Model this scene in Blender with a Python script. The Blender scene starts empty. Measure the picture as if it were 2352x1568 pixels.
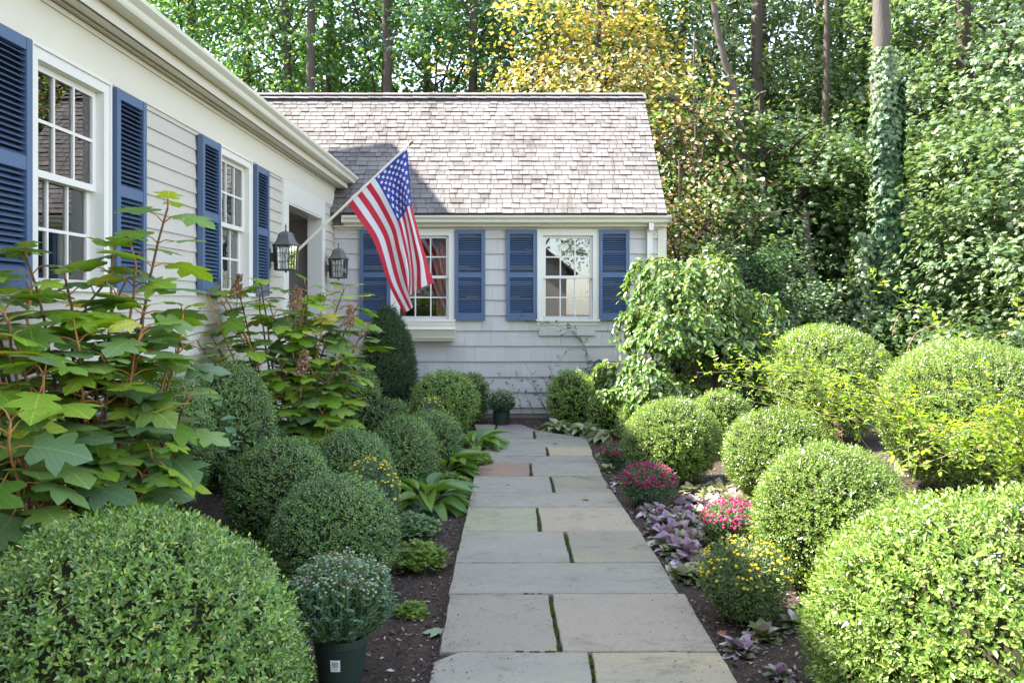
import bpy, math, random
import numpy as np
from mathutils import Vector, Matrix

R = math.radians
rng = np.random.default_rng(7)
random.seed(7)
F, H, U0, V0 = 1940.0, 1.38, 1172.0, 698.0      # focal length, eye height, axis (photo laid out 2352 wide)


def P(u, v, Y):
    return np.array([(u - U0) / F * Y, Y, H + (V0 - v) / F * Y])


def G(u, v, z=0.0):
    Y = (H - z) * F / (v - V0)
    return np.array([(u - U0) / F * Y, Y, z])


scene = bpy.context.scene
col = scene.collection

# ------------------------------------------------------------------ materials


def nt(name):
    m = bpy.data.materials.new(name)
    m.use_nodes = True
    t = m.node_tree
    t.nodes.clear()
    out = t.nodes.new('ShaderNodeOutputMaterial')
    return m, t, out


def N(t, kind, **kw):
    n = t.nodes.new(kind)
    for k, v in kw.items():
        if k in n.inputs:
            n.inputs[k].default_value = v
        else:
            setattr(n, k, v)
    return n


def ramp(t, fac, stops, interp='LINEAR'):
    r = t.nodes.new('ShaderNodeValToRGB')
    r.color_ramp.interpolation = interp
    e = r.color_ramp.elements
    while len(e) < len(stops):
        e.new(0.5)
    for i, (p, c) in enumerate(stops):
        e[i].position = p
        e[i].color = (c[0], c[1], c[2], 1)
    t.links.new(fac, r.inputs[0])
    return r.outputs[0]


def mix(t, fac, a, b, mode='MIX'):
    m = t.nodes.new('ShaderNodeMix')
    m.data_type = 'RGBA'
    m.blend_type = mode
    for s, v in ((m.inputs[0], fac), (m.inputs[6], a), (m.inputs[7], b)):
        if hasattr(v, 'is_linked') or hasattr(v, 'links'):
            t.links.new(v, s)
        elif isinstance(v, (int, float)):
            s.default_value = v
        else:
            s.default_value = (v[0], v[1], v[2], 1)
    return m.outputs[2]


def noise(t, scale, detail=4, rough=.55, vec=None, dist=0.0):
    n = N(t, 'ShaderNodeTexNoise')
    n.inputs['Scale'].default_value = scale
    n.inputs['Detail'].default_value = detail
    n.inputs['Roughness'].default_value = rough
    n.inputs['Distortion'].default_value = dist
    if vec is not None:
        t.links.new(vec, n.inputs['Vector'])
    return n.outputs['Fac']


def mapping(t, scale, src='Object'):
    c = N(t, 'ShaderNodeTexCoord')
    m = N(t, 'ShaderNodeMapping')
    m.inputs['Scale'].default_value = scale
    t.links.new(c.outputs[src], m.inputs[0])
    return m.outputs[0]


def leaf_mat(name, stops, rough=.4, spec=.5, transl=.35, tint=(1.3, 1.25, .5), clump=3.0, clump_amt=.5, veins=0, vcol=(1.5, 1.35, 1.3)):
    """foliage: one colour per leaf (per island), slow variation over the plant, light through the blade"""
    m, t, out = nt(name)
    g = N(t, 'ShaderNodeNewGeometry')
    c = ramp(t, g.outputs['Random Per Island'], stops)
    nz = noise(t, clump, 3, .6, mapping(t, (1, 1, 1)))
    var = ramp(t, nz, [(.3, (1 - clump_amt,) * 3), (.7, (1 + clump_amt * .6,) * 3)])
    c = mix(t, 1.0, c, var, 'MULTIPLY')
    if veins:
        at = N(t, 'ShaderNodeAttribute', attribute_name='blade')
        sx = N(t, 'ShaderNodeSeparateXYZ')
        t.links.new(at.outputs['Vector'], sx.inputs[0])

        def mth(op, a, b_=None):
            n_ = N(t, 'ShaderNodeMath', operation=op)
            for i_, q in enumerate((a, b_)):
                if q is None:
                    continue
                if isinstance(q, (int, float)):
                    n_.inputs[i_].default_value = q
                else:
                    t.links.new(q, n_.inputs[i_])
            return n_.outputs[0]
        ax = mth('ABSOLUTE', sx.outputs[0])
        lat = mth('FRACT', mth('MULTIPLY', mth('SUBTRACT', sx.outputs[1], mth('MULTIPLY', ax, .8)), float(veins)))
        lat = mth('LESS_THAN', mth('ABSOLUTE', mth('SUBTRACT', lat, .5)), .07)
        v = mth('MAXIMUM', mth('LESS_THAN', ax, .018), mth('MULTIPLY', lat, .6))
        c = mix(t, v, c, mix(t, 1.0, c, vcol, 'MULTIPLY'))
        edge = ramp(t, noise(t, 38, 4, .7, mapping(t, (1, 1, 1))), [(.66, (1, 1, 1)), (.74, (1.25, .95, .55)), (.80, (.9, .5, .35))])
        c = mix(t, 1.0, c, edge, 'MULTIPLY')
    b = N(t, 'ShaderNodeBsdfPrincipled')
    b.inputs['Roughness'].default_value = rough
    b.inputs['Specular IOR Level'].default_value = spec
    t.links.new(c, b.inputs['Base Color'])
    tr = N(t, 'ShaderNodeBsdfTranslucent')
    t.links.new(mix(t, 1.0, c, tint, 'MULTIPLY'), tr.inputs[0])
    ms = N(t, 'ShaderNodeMixShader')
    ms.inputs[0].default_value = transl
    t.links.new(b.outputs[0], ms.inputs[1])
    t.links.new(tr.outputs[0], ms.inputs[2])
    t.links.new(ms.outputs[0], out.inputs[0])
    return m


def flat_mat(name, c, rough=.6, spec=.4, var=.06, scale=4, bump=0.0, bscale=60, metal=0, island=0.0, stretch=(1, 1, 1)):
    m, t, out = nt(name)
    b = N(t, 'ShaderNodeBsdfPrincipled')
    b.inputs['Roughness'].default_value = rough
    b.inputs['Specular IOR Level'].default_value = spec
    b.inputs['Metallic'].default_value = metal
    v = mapping(t, stretch)
    nz = noise(t, scale, 6, .65, v)
    cc = mix(t, nz, [x * (1 - var) for x in c], [min(1, x * (1 + var)) for x in c])
    if island:
        g = N(t, 'ShaderNodeNewGeometry')
        rr = ramp(t, g.outputs['Random Per Island'], [(0, (1 - island,) * 3), (1, (1 + island,) * 3)])
        cc = mix(t, 1.0, cc, rr, 'MULTIPLY')
    t.links.new(cc, b.inputs['Base Color'])
    if bump:
        bm_ = N(t, 'ShaderNodeBump')
        bm_.inputs['Strength'].default_value = bump
        bm_.inputs['Distance'].default_value = .01
        t.links.new(noise(t, bscale, 5, .6, v), bm_.inputs['Height'])
        t.links.new(bm_.outputs[0], b.inputs['Normal'])
    t.links.new(b.outputs[0], out.inputs[0])
    return m


# ------------------------------------------------------------------ mesh building


class MB:
    veins = False

    def __init__(self):
        self.V, self.Fc, self.n = [], [], 0
        self.T = []        # (first vertex, blade coordinates) for veined leaves

    def add(self, V, Fs, mi=0):
        V = np.asarray(V, float).reshape(-1, 3)
        Fs = np.asarray(Fs, np.int64)
        self.V.append(V)
        self.Fc.append((Fs + self.n, mi))
        self.n += len(V)

    def addm(self, V, faces, mi=0):
        """mixed polygon sizes"""
        V = np.asarray(V, float).reshape(-1, 3)
        self.V.append(V)
        for k in set(len(f) for f in faces):
            self.Fc.append((np.array([f for f in faces if len(f) == k], np.int64) + self.n, mi))
        self.n += len(V)

    def hexa2(self, c, mi=0, ms=1):
        """box whose top takes one material and whose cut edges take another"""
        self.add(c, [[4, 5, 6, 7]], mi)
        self.n -= 8
        self.V.pop()
        self.add(c, [[0, 3, 2, 1], [0, 1, 5, 4], [1, 2, 6, 5], [2, 3, 7, 6], [3, 0, 4, 7]], ms)

    def hexa(self, c, mi=0):
        self.add(c, [[0, 3, 2, 1], [4, 5, 6, 7], [0, 1, 5, 4], [1, 2, 6, 5], [2, 3, 7, 6], [3, 0, 4, 7]], mi)

    def box(self, x0, x1, y0, y1, z0, z1, mi=0):
        self.hexa([(x0, y0, z0), (x1, y0, z0), (x1, y1, z0), (x0, y1, z0),
                   (x0, y0, z1), (x1, y0, z1), (x1, y1, z1), (x0, y1, z1)], mi)

    def tube(self, pts, rad, n=6, mi=0, caps=True):
        pts = np.asarray(pts, float)
        k = len(pts)
        rad = np.full(k, rad) if np.isscalar(rad) else np.asarray(rad, float)
        T = np.gradient(pts, axis=0)
        T /= np.linalg.norm(T, axis=1)[:, None] + 1e-9
        up = np.array([0, 0, 1.]) if abs(T[0][2]) < .9 else np.array([1., 0, 0])
        V = []
        a = np.cross(T[0], up)
        a /= np.linalg.norm(a)
        for i in range(k):
            a = a - T[i] * a.dot(T[i])
            a /= np.linalg.norm(a) + 1e-9
            b = np.cross(T[i], a)
            ang = np.arange(n) * 2 * math.pi / n
            V.append(pts[i] + rad[i] * (np.cos(ang)[:, None] * a + np.sin(ang)[:, None] * b))
        V = np.concatenate(V)
        Fs = [[i * n + j, i * n + (j + 1) % n, (i + 1) * n + (j + 1) % n, (i + 1) * n + j] for i in range(k - 1) for j in range(n)]
        if caps:
            self.addm(V, Fs + [list(range(n))[::-1], list(range((k - 1) * n, k * n))], mi)
        else:
            self.add(V, Fs, mi)

    def lathe(self, prof, n=24, c=(0, 0, 0), mi=0, phase=0.0, cap=True):
        V = []
        for r, z in prof:
            for j in range(n):
                a = phase + j * 2 * math.pi / n
                V.append((c[0] + r * math.cos(a), c[1] + r * math.sin(a), c[2] + z))
        k = len(prof)
        Fs = [[i * n + j, i * n + (j + 1) % n, (i + 1) * n + (j + 1) % n, (i + 1) * n + j] for i in range(k - 1) for j in range(n)]
        if cap:
            Fs += [list(range(n))[::-1], list(range((k - 1) * n, k * n))]
        self.addm(V, Fs, mi)

    def prism(self, poly, z0, z1, mi=0):
        """poly: list of (x, y); extruded in z"""
        n = len(poly)
        V = [(x, y, z0) for x, y in poly] + [(x, y, z1) for x, y in poly]
        Fs = [list(range(n))[::-1], list(range(n, 2 * n))] + [[i, (i + 1) % n, n + (i + 1) % n, n + i] for i in range(n)]
        self.addm(V, Fs, mi)

    def leaves(self, C, D, Nn, L, W, tmpl='oval', mi=0, curl=1.0):
        tv, tf = TMPL[tmpl]
        C = np.asarray(C, float)
        n = len(C)
        if n == 0:
            return
        D = D / (np.linalg.norm(D, axis=1)[:, None] + 1e-9)
        S = np.cross(D, Nn)
        S /= np.linalg.norm(S, axis=1)[:, None] + 1e-9
        Nn = np.cross(S, D)
        L = np.broadcast_to(np.asarray(L, float), (n,))
        W = np.broadcast_to(np.asarray(W, float), (n,))
        curl = np.broadcast_to(np.asarray(curl, float), (n,))
        k = len(tv)
        V = (C[:, None, :] + tv[None, :, 0, None] * W[:, None, None] * S[:, None, :]
             + tv[None, :, 1, None] * L[:, None, None] * D[:, None, :]
             + tv[None, :, 2, None] * (L * curl)[:, None, None] * Nn[:, None, :])
        V = V.reshape(-1, 3)
        if self.veins:
            self.T.append((self.n, np.tile(tv, (n, 1))))
        off = (np.arange(n) * k)[:, None, None]
        self.V.append(V)
        for fa in tf:
            self.Fc.append(((fa[None] + off).reshape(-1, fa.shape[1]) + self.n, mi))
        self.n += len(V)

    def build(self, name, mats, parent=None, smooth=False, loc=None, rotz=0.0):
        me = bpy.data.meshes.new(name)
        V = np.concatenate(self.V).astype(np.float32)
        loops, starts, mids, s = [], [], [], 0
        for Fa, mi in self.Fc:
            m_, k_ = Fa.shape
            loops.append(Fa.reshape(-1))
            starts.append(s + np.arange(m_) * k_)
            mids.append(np.full(m_, mi))
            s += m_ * k_
        loops = np.concatenate(loops).astype(np.int32)
        starts = np.concatenate(starts).astype(np.int32)
        mids = np.concatenate(mids).astype(np.int32)
        me.vertices.add(len(V))
        me.vertices.foreach_set('co', V.reshape(-1))
        me.loops.add(len(loops))
        me.loops.foreach_set('vertex_index', loops)
        me.polygons.add(len(starts))
        me.polygons.foreach_set('loop_start', starts)
        if not isinstance(mats, (list, tuple)):
            mats = [mats]
        for m in mats:
            me.materials.append(m)
        me.polygons.foreach_set('material_index', mids)
        if self.T:
            at = me.attributes.new('blade', 'FLOAT_VECTOR', 'POINT')
            B = np.zeros((len(V), 3), np.float32)
            for i, b_ in self.T:
                B[i:i + len(b_)] = b_
            at.data.foreach_set('vector', B.reshape(-1))
        me.update(calc_edges=True)
        if smooth:
            me.polygons.foreach_set('use_smooth', np.ones(len(starts), bool))
        else:
            me.polygons.foreach_set('use_smooth', np.zeros(len(starts), bool))
        o = bpy.data.objects.new(name, me)
        col.objects.link(o)
        if parent is not None:
            o.parent = parent
        if loc is not None:
            o.location = loc
        if rotz:
            o.rotation_euler = (0, 0, rotz)
        return o


def tag(o, label=None, cat=None, group=None, kind=None):
    for k, v in (('label', label), ('category', cat), ('group', group), ('kind', kind)):
        if v:
            o[k] = v
    return o


def thing(name, label, cat, loc=(0, 0, 0), rotz=0.0, group=None):
    o = bpy.data.objects.new(name, None)
    o.empty_display_size = .1
    col.objects.link(o)
    o.location = loc
    o.rotation_euler = (0, 0, rotz)
    return tag(o, label, cat, group)


def copy_thing(root, loc, rotz=0.0, scale=1.0, label=None, group=None):
    r = root.copy()
    col.objects.link(r)
    r.location = loc
    r.rotation_euler = (0, 0, rotz)
    r.scale = (scale,) * 3 if np.isscalar(scale) else scale
    if label:
        r['label'] = label
    if group:
        r['group'] = group
    for ch in list(root.children):
        c = ch.copy()
        col.objects.link(c)
        c.parent = r
        for g in ch.children:
            d = g.copy()
            col.objects.link(d)
            d.parent = c
    return r


# ------------------------------------------------------------------ leaf templates


def sym(half, mids, polys):
    pass


TMPL = {}
TMPL['oval'] = (np.array([(0, 0, 0), (-.42, .28, .06), (-.38, .68, .03), (0, 1, -.08), (.38, .68, .03), (.42, .28, .06)]),
                [np.array([[0, 3, 2, 1], [0, 5, 4, 3]])])
TMPL['dia'] = (np.array([(0, 0, 0), (-.5, .5, .05), (0, 1, -.05), (.5, .5, .05)]), [np.array([[0, 3, 2, 1]])])


def blade(ws, droop=.35, fold=.12, wav=0.0):
    n = len(ws)
    V, Fs = [], []
    for i, w in enumerate(ws):
        y = i / (n - 1)
        z = -droop * y * y
        wz = wav * math.sin(i * 2.4)
        V += [(-w / 2, y, z + fold * w + wz), (0, y, z), (w / 2, y, z + fold * w - wz)]
    for i in range(n - 1):
        a = i * 3
        Fs += [[a, a + 1, a + 4, a + 3], [a + 1, a + 2, a + 5, a + 4]]
    return np.array(V), [np.array(Fs)]


TMPL['hosta'] = blade([.06, .10, .55, .92, 1, .9, .6, .03], .55, .16, .015)
TMPL['long'] = blade([.08, .5, .9, 1, .7, .03], .3, .15)
TMPL['rosette'] = blade([.25, .6, .95, 1, .75, .1], .45, .1, .05)


def lobed():
    half = [(.08, -.04), (.30, -.06), (.46, .08), (.38, .20), (.26, .27), (.46, .36), (.60, .56), (.44, .60), (.24, .60), (.30, .76), (.15, .90)]
    mid = [(0, 0), (0, .27), (0, .60), (0, 1)]

    def zz(x, y):
        return .10 * abs(x) - .30 * (y - .2) ** 2 - .35 * abs(x) ** 2
    V = [(x, y, zz(x, y)) for x, y in mid]
    Fs = []
    for s in (-1, 1):
        b = len(V)
        V += [(s * x, y, zz(x, y)) for x, y in half]
        q = [b + i for i in range(len(half))]
        tri = [(0, q[0], q[1]), (0, q[1], q[4]), (q[1], q[2], q[3]), (q[1], q[3], q[4]), (0, q[4], 1),
               (1, q[4], q[5]), (1, q[5], q[8]), (q[5], q[6], q[7]), (q[5], q[7], q[8]), (1, q[8], 2),
               (2, q[8], q[9]), (2, q[9], q[10]), (2, q[10], 3)]
        for f in tri:
            Fs.append(f if s > 0 else f[::-1])
    return np.array(V), [np.array(Fs)]


TMPL['lobed'] = lobed()


def maple():
    pts = [(0, 0), (.30, -.05), (.50, .22), (.34, .35), (.56, .62), (.22, .62), (0, 1), (-.22, .62), (-.56, .62), (-.34, .35), (-.50, .22), (-.30, -.05)]
    c = (0, .38, .04)
    V = [c] + [(x, y, -.12 * (abs(x) + abs(y - .4))) for x, y in pts]
    n = len(pts)
    return np.array(V), [np.array([[0, 1 + i, 1 + (i + 1) % n] for i in range(n)])]


TMPL['maple'] = maple()


def pom():
    V, Fs = [], []
    n = 7
    for r, z in ((.22, 0), (.5, .12), (.42, .34), (.15, .46)):
        for j in range(n):
            a = j * 2 * math.pi / n + z * 3
            V.append((r * math.cos(a), z, r * math.sin(a)))
    for i in range(3):
        for j in range(n):
            Fs.append([i * n + j, i * n + (j + 1) % n, (i + 1) * n + (j + 1) % n, (i + 1) * n + j])
    return np.array(V), [np.array(Fs), np.array([[3 * n + j for j in range(n)]])]


TMPL['pom'] = pom()


def unit(n):
    v = rng.normal(size=(n, 3))
    return v / np.linalg.norm(v, axis=1)[:, None]


def perp(D):
    a = np.cross(D, np.array([.3, .2, .93]))
    a /= np.linalg.norm(a, axis=1)[:, None] + 1e-9
    return a, np.cross(D, a)
SUN_E, SKY_E, SKY_SAT, EXPO = 4.9, .15, .62, 2.42
# ------------------------------------------------------------------ the house
M_white = flat_mat('white_paint', (.70, .65, .535), .45, .4, .04, 3, .08, 30)
M_trim = flat_mat('window_paint', (.77, .735, .67), .35, .5, .02, 3)
M_lap = flat_mat('siding_paint', (.55, .505, .44), .55, .35, .10, 2.5, .15, 25, stretch=(1, 1, 6))
M_shake = flat_mat('shake_paint', (.57, .54, .515), .6, .3, .12, 3, .35, 40, island=.05, stretch=(6, 1, 1))
M_blue = flat_mat('shutter_paint', (.09, .14, .24), .45, .45, .06, 3)
M_bluedk = flat_mat('louvre_gap_shade', (.035, .05, .09), .7, .2)
M_gutter = flat_mat('gutter_metal', (.74, .71, .58), .35, .5, .06, 2.5)
M_dark = flat_mat('dark_gap', (.03, .028, .025), .8, .2)
M_taupe = flat_mat('entry_paint', (.46, .425, .40), .6, .3, .03)
M_concrete = flat_mat('foundation_concrete', (.24, .22, .21), .9, .2, .25, 6, .4, 40)
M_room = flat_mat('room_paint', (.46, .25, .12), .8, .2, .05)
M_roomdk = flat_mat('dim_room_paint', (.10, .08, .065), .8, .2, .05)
M_curtain = flat_mat('curtain_cloth', (.72, .47, .29), .9, .1, .05)


def glass_mat():
    m, t, out = nt('window_glass')
    fr = N(t, 'ShaderNodeFresnel')
    fr.inputs[0].default_value = 1.75
    gl = N(t, 'ShaderNodeBsdfGlossy')
    gl.inputs['Roughness'].default_value = 0.0
    gl.inputs[0].default_value = (1, 1, 1, 1)
    bp = N(t, 'ShaderNodeBump')
    bp.inputs['Strength'].default_value = .012
    t.links.new(noise(t, 3.0, 1, .4, mapping(t, (1, 1, 1))), bp.inputs['Height'])
    t.links.new(bp.outputs[0], gl.inputs['Normal'])
    tr = N(t, 'ShaderNodeBsdfTransparent')
    tr.inputs[0].default_value = (.9, .92, .92, 1)
    ms = N(t, 'ShaderNodeMixShader')
    mth = N(t, 'ShaderNodeMath', operation='MULTIPLY')
    mth.use_clamp = True
    mth.inputs[1].default_value = 1.45
    t.links.new(fr.outputs[0], mth.inputs[0])
    t.links.new(mth.outputs[0], ms.inputs[0])
    t.links.new(tr.outputs[0], ms.inputs[1])
    t.links.new(gl.outputs[0], ms.inputs[2])
    t.links.new(ms.outputs[0], out.inputs[0])
    return m


M_glass = glass_mat()


def shingle_mat(name):
    m, t, out = nt(name)
    g = N(t, 'ShaderNodeNewGeometry')
    c = ramp(t, g.outputs['Random Per Island'], [(0, (.145, .130, .126)), (.22, (.185, .170, .166)), (.6, (.212, .197, .192)), (.85, (.198, .178, .173)), (1, (.245, .228, .222))])
    c = mix(t, 1.0, c, ramp(t, noise(t, 1.3, 4, .6, mapping(t, (1, 1, 1))), [(.3, (.82, .81, .79)), (.7, (1.08, 1.08, 1.06))]), 'MULTIPLY')
    c = mix(t, 1.0, c, ramp(t, noise(t, 2.2, 5, .7, mapping(t, (5, .6, .6))), [(.34, (.74, .74, .70)), (.5, (1, 1, 1))]), 'MULTIPLY')
    c = mix(t, 1.0, c, ramp(t, noise(t, 260, 2, .7, mapping(t, (1, 1, 1))), [(.3, (.7, .7, .7)), (.7, (1.2, 1.2, 1.2))]), 'MULTIPLY')
    b = N(t, 'ShaderNodeBsdfPrincipled')
    b.inputs['Roughness'].default_value = .9
    b.inputs['Specular IOR Level'].default_value = .2
    t.links.new(c, b.inputs['Base Color'])
    bp = N(t, 'ShaderNodeBump')
    bp.inputs['Strength'].default_value = .5
    bp.inputs['Distance'].default_value = .004
    t.links.new(noise(t, 200, 3, .7, mapping(t, (1, 1, 1))), bp.inputs['Height'])
    t.links.new(bp.outputs[0], b.inputs['Normal'])
    t.links.new(b.outputs[0], out.inputs[0])
    return m


M_shingle = shingle_mat('roof_shingles')

house = thing('house', 'white sided house with blue shutters and a low shingled wing closing off the path', 'house', (0, 0, 0))
LW = dict(loc=(-2.2, 0, 0), rotz=R(90))      # local x = world Y, outward = +X
WW = dict(loc=(0, 10.5, 0), rotz=0)          # local x = world X, outward = -Y


def rects(x0, x1, z0, z1, holes):
    """rectangle minus holes -> list of rectangles"""
    zs = sorted({z0, z1, *[min(max(h[2], z0), z1) for h in holes], *[min(max(h[3], z0), z1) for h in holes]})
    out = []
    for a, b in zip(zs[:-1], zs[1:]):
        if b - a < 1e-4:
            continue
        cuts = sorted((max(h[0], x0), min(h[1], x1)) for h in holes if h[2] < (a + b) / 2 < h[3] and h[1] > x0 and h[0] < x1)
        x = x0
        for c, d in cuts:
            if c - x > 1e-4:
                out.append((x, c, a, b))
            x = max(x, d)
        if x1 - x > 1e-4:
            out.append((x, x1, a, b))
    return out


def siding(mb, x0, x1, z0, z1, exp, holes, shake=False, thick=.014):
    z = z0
    while z < z1 - 1e-3:
        zt = min(z + exp, z1)
        segs = rects(x0, x1, z, zt, holes)
        for (a, b, c, d) in segs:
            cuts = [a]
            if shake:
                x = a + random.uniform(.08, .22)
                while x < b - .07:
                    cuts.append(x)
                    x += random.uniform(.13, .26)
            else:
                x = a + random.uniform(1.2, 2.6)
                while x < b - .5:
                    cuts.append(x)
                    x += random.uniform(2.2, 3.4)
            cuts.append(b)
            for p, q in zip(cuts[:-1], cuts[1:]):
                gap = .0012 if shake else .0006
                y0 = -thick + (thick - .005) * (c - z) / exp
                y1 = -thick + (thick - .005) * (d - z) / exp
                j = random.uniform(-.0018, .0018) if shake else 0
                dz = random.uniform(-.0015, .0015) if shake else 0
                pp = p + (gap if p > a else 0)
                qq = q - (gap if q < b else 0)
                mb.hexa([(pp, y0 + j, c + dz), (qq, y0 + j, c + dz), (qq, .004, c + dz), (pp, .004, c + dz),
                         (pp, y1 + j, d + dz), (qq, y1 + j, d + dz), (qq, .004, d + dz), (pp, .004, d + dz)])
        z = zt


WIN_L = [(3.80, 1.43, .78, 'curtained double-hung window nearest the hydrangea'), (6.27, 1.43, .81, 'double-hung window beside the entry')]
WIN_W = [((897 - 1172) / 184.8, 1.153, .80, 'double-hung window partly hidden by the flag'), ((1233 - 1172) / 184.8, 1.153, .77, 'double-hung window with a bare ledger board below it')]
WH = 1.15
holes_l = [(x + .06, x + w - .06, z + .07, z + WH - .06) for x, z, w, _ in WIN_L] + [(8.29, 9.81, -1, 2.38)]
holes_w = [(x + .06, x + w - .06, z + .07, z + WH - .06) for x, z, w, _ in WIN_W]

mb = MB()
siding(mb, -4, 10.497, .42, 2.58, .1015, holes_l, thick=.016)
for r_ in rects(-4, 10.49, .30, 2.96, holes_l):
    mb.box(r_[0], r_[1], .005, .03, r_[2], r_[3])
tag(mb.build('wall', M_lap, house, **LW), 'wall of narrow grey-white clapboards')
mb = MB()
zb = .0975
siding(mb, -2.184, 1.83, zb, 2.30, .1905, holes_w, shake=True, thick=.026)
for r_ in rects(-2.18, 1.93, .02, 2.48, holes_w):
    mb.box(r_[0], r_[1], .005, .03, r_[2], r_[3])
# gable side and back of the wing
mb.box(1.90, 1.928, .031, 3.5, .02, 2.44)
mb.box(-2.18, 1.93, 3.5, 3.53, .02, 2.44)

tag(mb.build('wall', M_shake, house, **WW), 'wall of wide painted shingles')
# gable triangle of the wing
mb = MB()
V = [(1.86, 10.55, 2.44), (1.86, 13.6, 2.44), (1.86, 12.07, 4.32), (1.90, 10.55, 2.44), (1.90, 13.6, 2.44), (1.90, 12.07, 4.32)]
mb.addm(V, [[0, 2, 1], [3, 4, 5], [0, 1, 4, 3], [1, 2, 5, 4], [2, 0, 3, 5]])
mb.build('gable', M_shake, house)

mb = MB()
mb.box(-2.17, 1.90, 10.52, 14.0, -.2, .095)
mb.box(-2.6, -2.215, -4, 10.45, -.2, .42)
mb.build('foundation', M_concrete, house)

# left cornice: frieze, soffit with vent, fascia
mb = MB()
mb.box(-4, 10.46, -.022, .004, 2.58, 2.80)
mb.box(-4, 10.46, -.034, -.024, 2.785, 2.812)
mb.box(-4, 10.60, -.15, -.035, 2.822, 2.845)
mb.box(-4, 10.64, -.152, -.140, 2.822, 2.985)
mb.box(-4, 10.64, -.158, -.153, 2.822, 2.86)
tag(mb.build('cornice', M_white, house, **LW), 'broad cream frieze and fascia')
mb = MB()
mb.box(-4, 10.45, -.072, -.046, 2.8145, 2.8205)
mb.build('soffit_vent', flat_mat('vent_metal', (.16, .12, .08), .7, .2), house, **LW)
mb = MB()
x = 1.0
while x < 10.4:
    mb.box(x, x + .008, -.076, -.042, 2.811, 2.8135)
    x += .018
tag(mb.build('vent_grille', M_white, house, **LW), None)


def gutter(mb, x0, x1, yb, z0):
    """K-profile, open top; outward is -y"""
    prof = [(yb, z0 + .09), (yb, z0), (yb - .075, z0), (yb - .082, z0 + .012), (yb - .088, z0 + .035), (yb - .108, z0 + .052),
            (yb - .118, z0 + .062), (yb - .12, z0 + .085), (yb - .112, z0 + .088), (yb - .112, z0 + .078),
            (yb - .104, z0 + .062), (yb - .083, z0 + .045), (yb - .075, z0 + .02), (yb - .006, z0 + .006), (yb - .005, z0 + .09)]
    n = len(prof)
    xs = np.linspace(x0, x1, max(2, int((x1 - x0) / .6)))
    V = []
    for i, x in enumerate(xs):
        w = .002 * math.sin(i * 1.7)
        V += [(x, p[0] + w, p[1] + w * .7) for p in prof]
    Fs = []
    for i in range(len(xs) - 1):
        for j in range(n):
            k = (j + 1) % n
            Fs.append([i * n + j, i * n + k, (i + 1) * n + k, (i + 1) * n + j])
    mb.add(V, Fs)
    # end caps
    for x in (x0, x1):
        mb.box(x - .002, x + .002, yb - .118, yb, z0, z0 + .085)


mb = MB()
gutter(mb, -4, 10.82, -.160, 2.893)
tag(mb.build('gutter', M_gutter, house, smooth=False, **LW), 'long cream gutter over the clapboard wall')
mb = MB()
gutter(mb, -2.05, 1.955, -.125, 2.372)
g2 = tag(mb.build('gutter', M_gutter, house, **WW), 'short cream gutter along the wing')
mb = MB()
for x in (.95,):
    mb.box(x, x + .02, -.235, -.16, 2.458, 2.466)
mb.build('gutter_strap', flat_mat('galvanised', (.6, .6, .62), .3, .5, metal=.6), g2)
# wing cornice, corner board, downspout
mb = MB()
mb.box(-2.05, 1.93, -.122, -.10, 2.33, 2.47)
mb.box(-2.18, 1.93, -.10, .0, 2.33, 2.345)
mb.box(-2.18, 1.93, -.028, .004, 2.303, 2.329)
tag(mb.build('cornice', M_white, house, **WW), 'narrow cream cornice under the wing gutter')
mb = MB()
mb.box(1.83, 1.937, -.030, .006, .06, 2.302)
mb.box(1.915, 1.940, .008, .10, .06, 2.44)
tag(mb.build('corner_board', M_white, house, **WW), None)
mb = MB()
mb.box(1.69, 1.755, -.085, -.035, .10, 2.30)
mb.box(1.694, 1.751, -.20, -.087, 2.28, 2.368)
mb.box(1.68, 1.765, -.09, -.03, 1.5, 1.53)
mb.box(1.68, 1.765, -.09, -.03, .6, .63)
mb.build('downspout', M_trim, house, **WW)

# entry: casing, head, recess
mb = MB()
mb.box(8.10, 8.29, -.026, .004, .42, 2.38)
mb.box(8.10, 9.93, -.026, .004, 2.381, 2.578)
mb.box(9.815, 9.93, -.026, .004, .1, 2.38)
mb.box(9.79, 9.814, -.022, .15, .1, 2.38)
mb.box(8.29, 8.31, -.022, .15, .1, 2.36)
mb.box(8.311, 9.789, -.020, .15, 2.361, 2.38)
mb.build('door_frame', M_trim, house, **LW)
mb = MB()
mb.box(8.0, 8.02, .151, 1.6, 0, 2.5)
mb.box(10.10, 10.12, .031, 1.6, 0, 2.5)
mb.box(8.021, 10.099, 1.55, 1.6, 0, 2.5)
mb.build('entry_wall', M_taupe, house, **LW)
mb = MB()
mb.box(8.021, 10.099, .151, 1.549, 2.44, 2.48)
mb.box(10.06, 10.098, .16, 1.54, 2.38, 2.438)
mb.build('entry_ceiling', M_white, house, **LW)
mb = MB()
mb.box(8.021, 10.099, -.25, 1.549, -.1, .10)
mb.box(8.4, 9.7, -.6, -.251, -.1, .05)
mb.build('doorstep', M_concrete, house, **LW)


def door():
    mb = MB()
    mb.box(8.55, 9.45, 1.49, 1.53, .101, 2.15)
    for z0, z1 in ((.25, .9), (1.05, 2.0)):
        for x0, x1 in ((8.65, 8.95), (9.05, 9.35)):
            mb.box(x0, x1, 1.475, 1.489, z0, z1)
    d = tag(mb.build('door', M_blue, house, **LW), None)
    mb = MB()
    mb.lathe([(.0, 0), (.02, .005), (.028, .03), (.02, .05), (0, .052)], 10, (8.62, 1.45, 1.0))
    mb.build('handle', flat_mat('brass', (.6, .42, .15), .3, .5, metal=1), d)


door()


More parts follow.
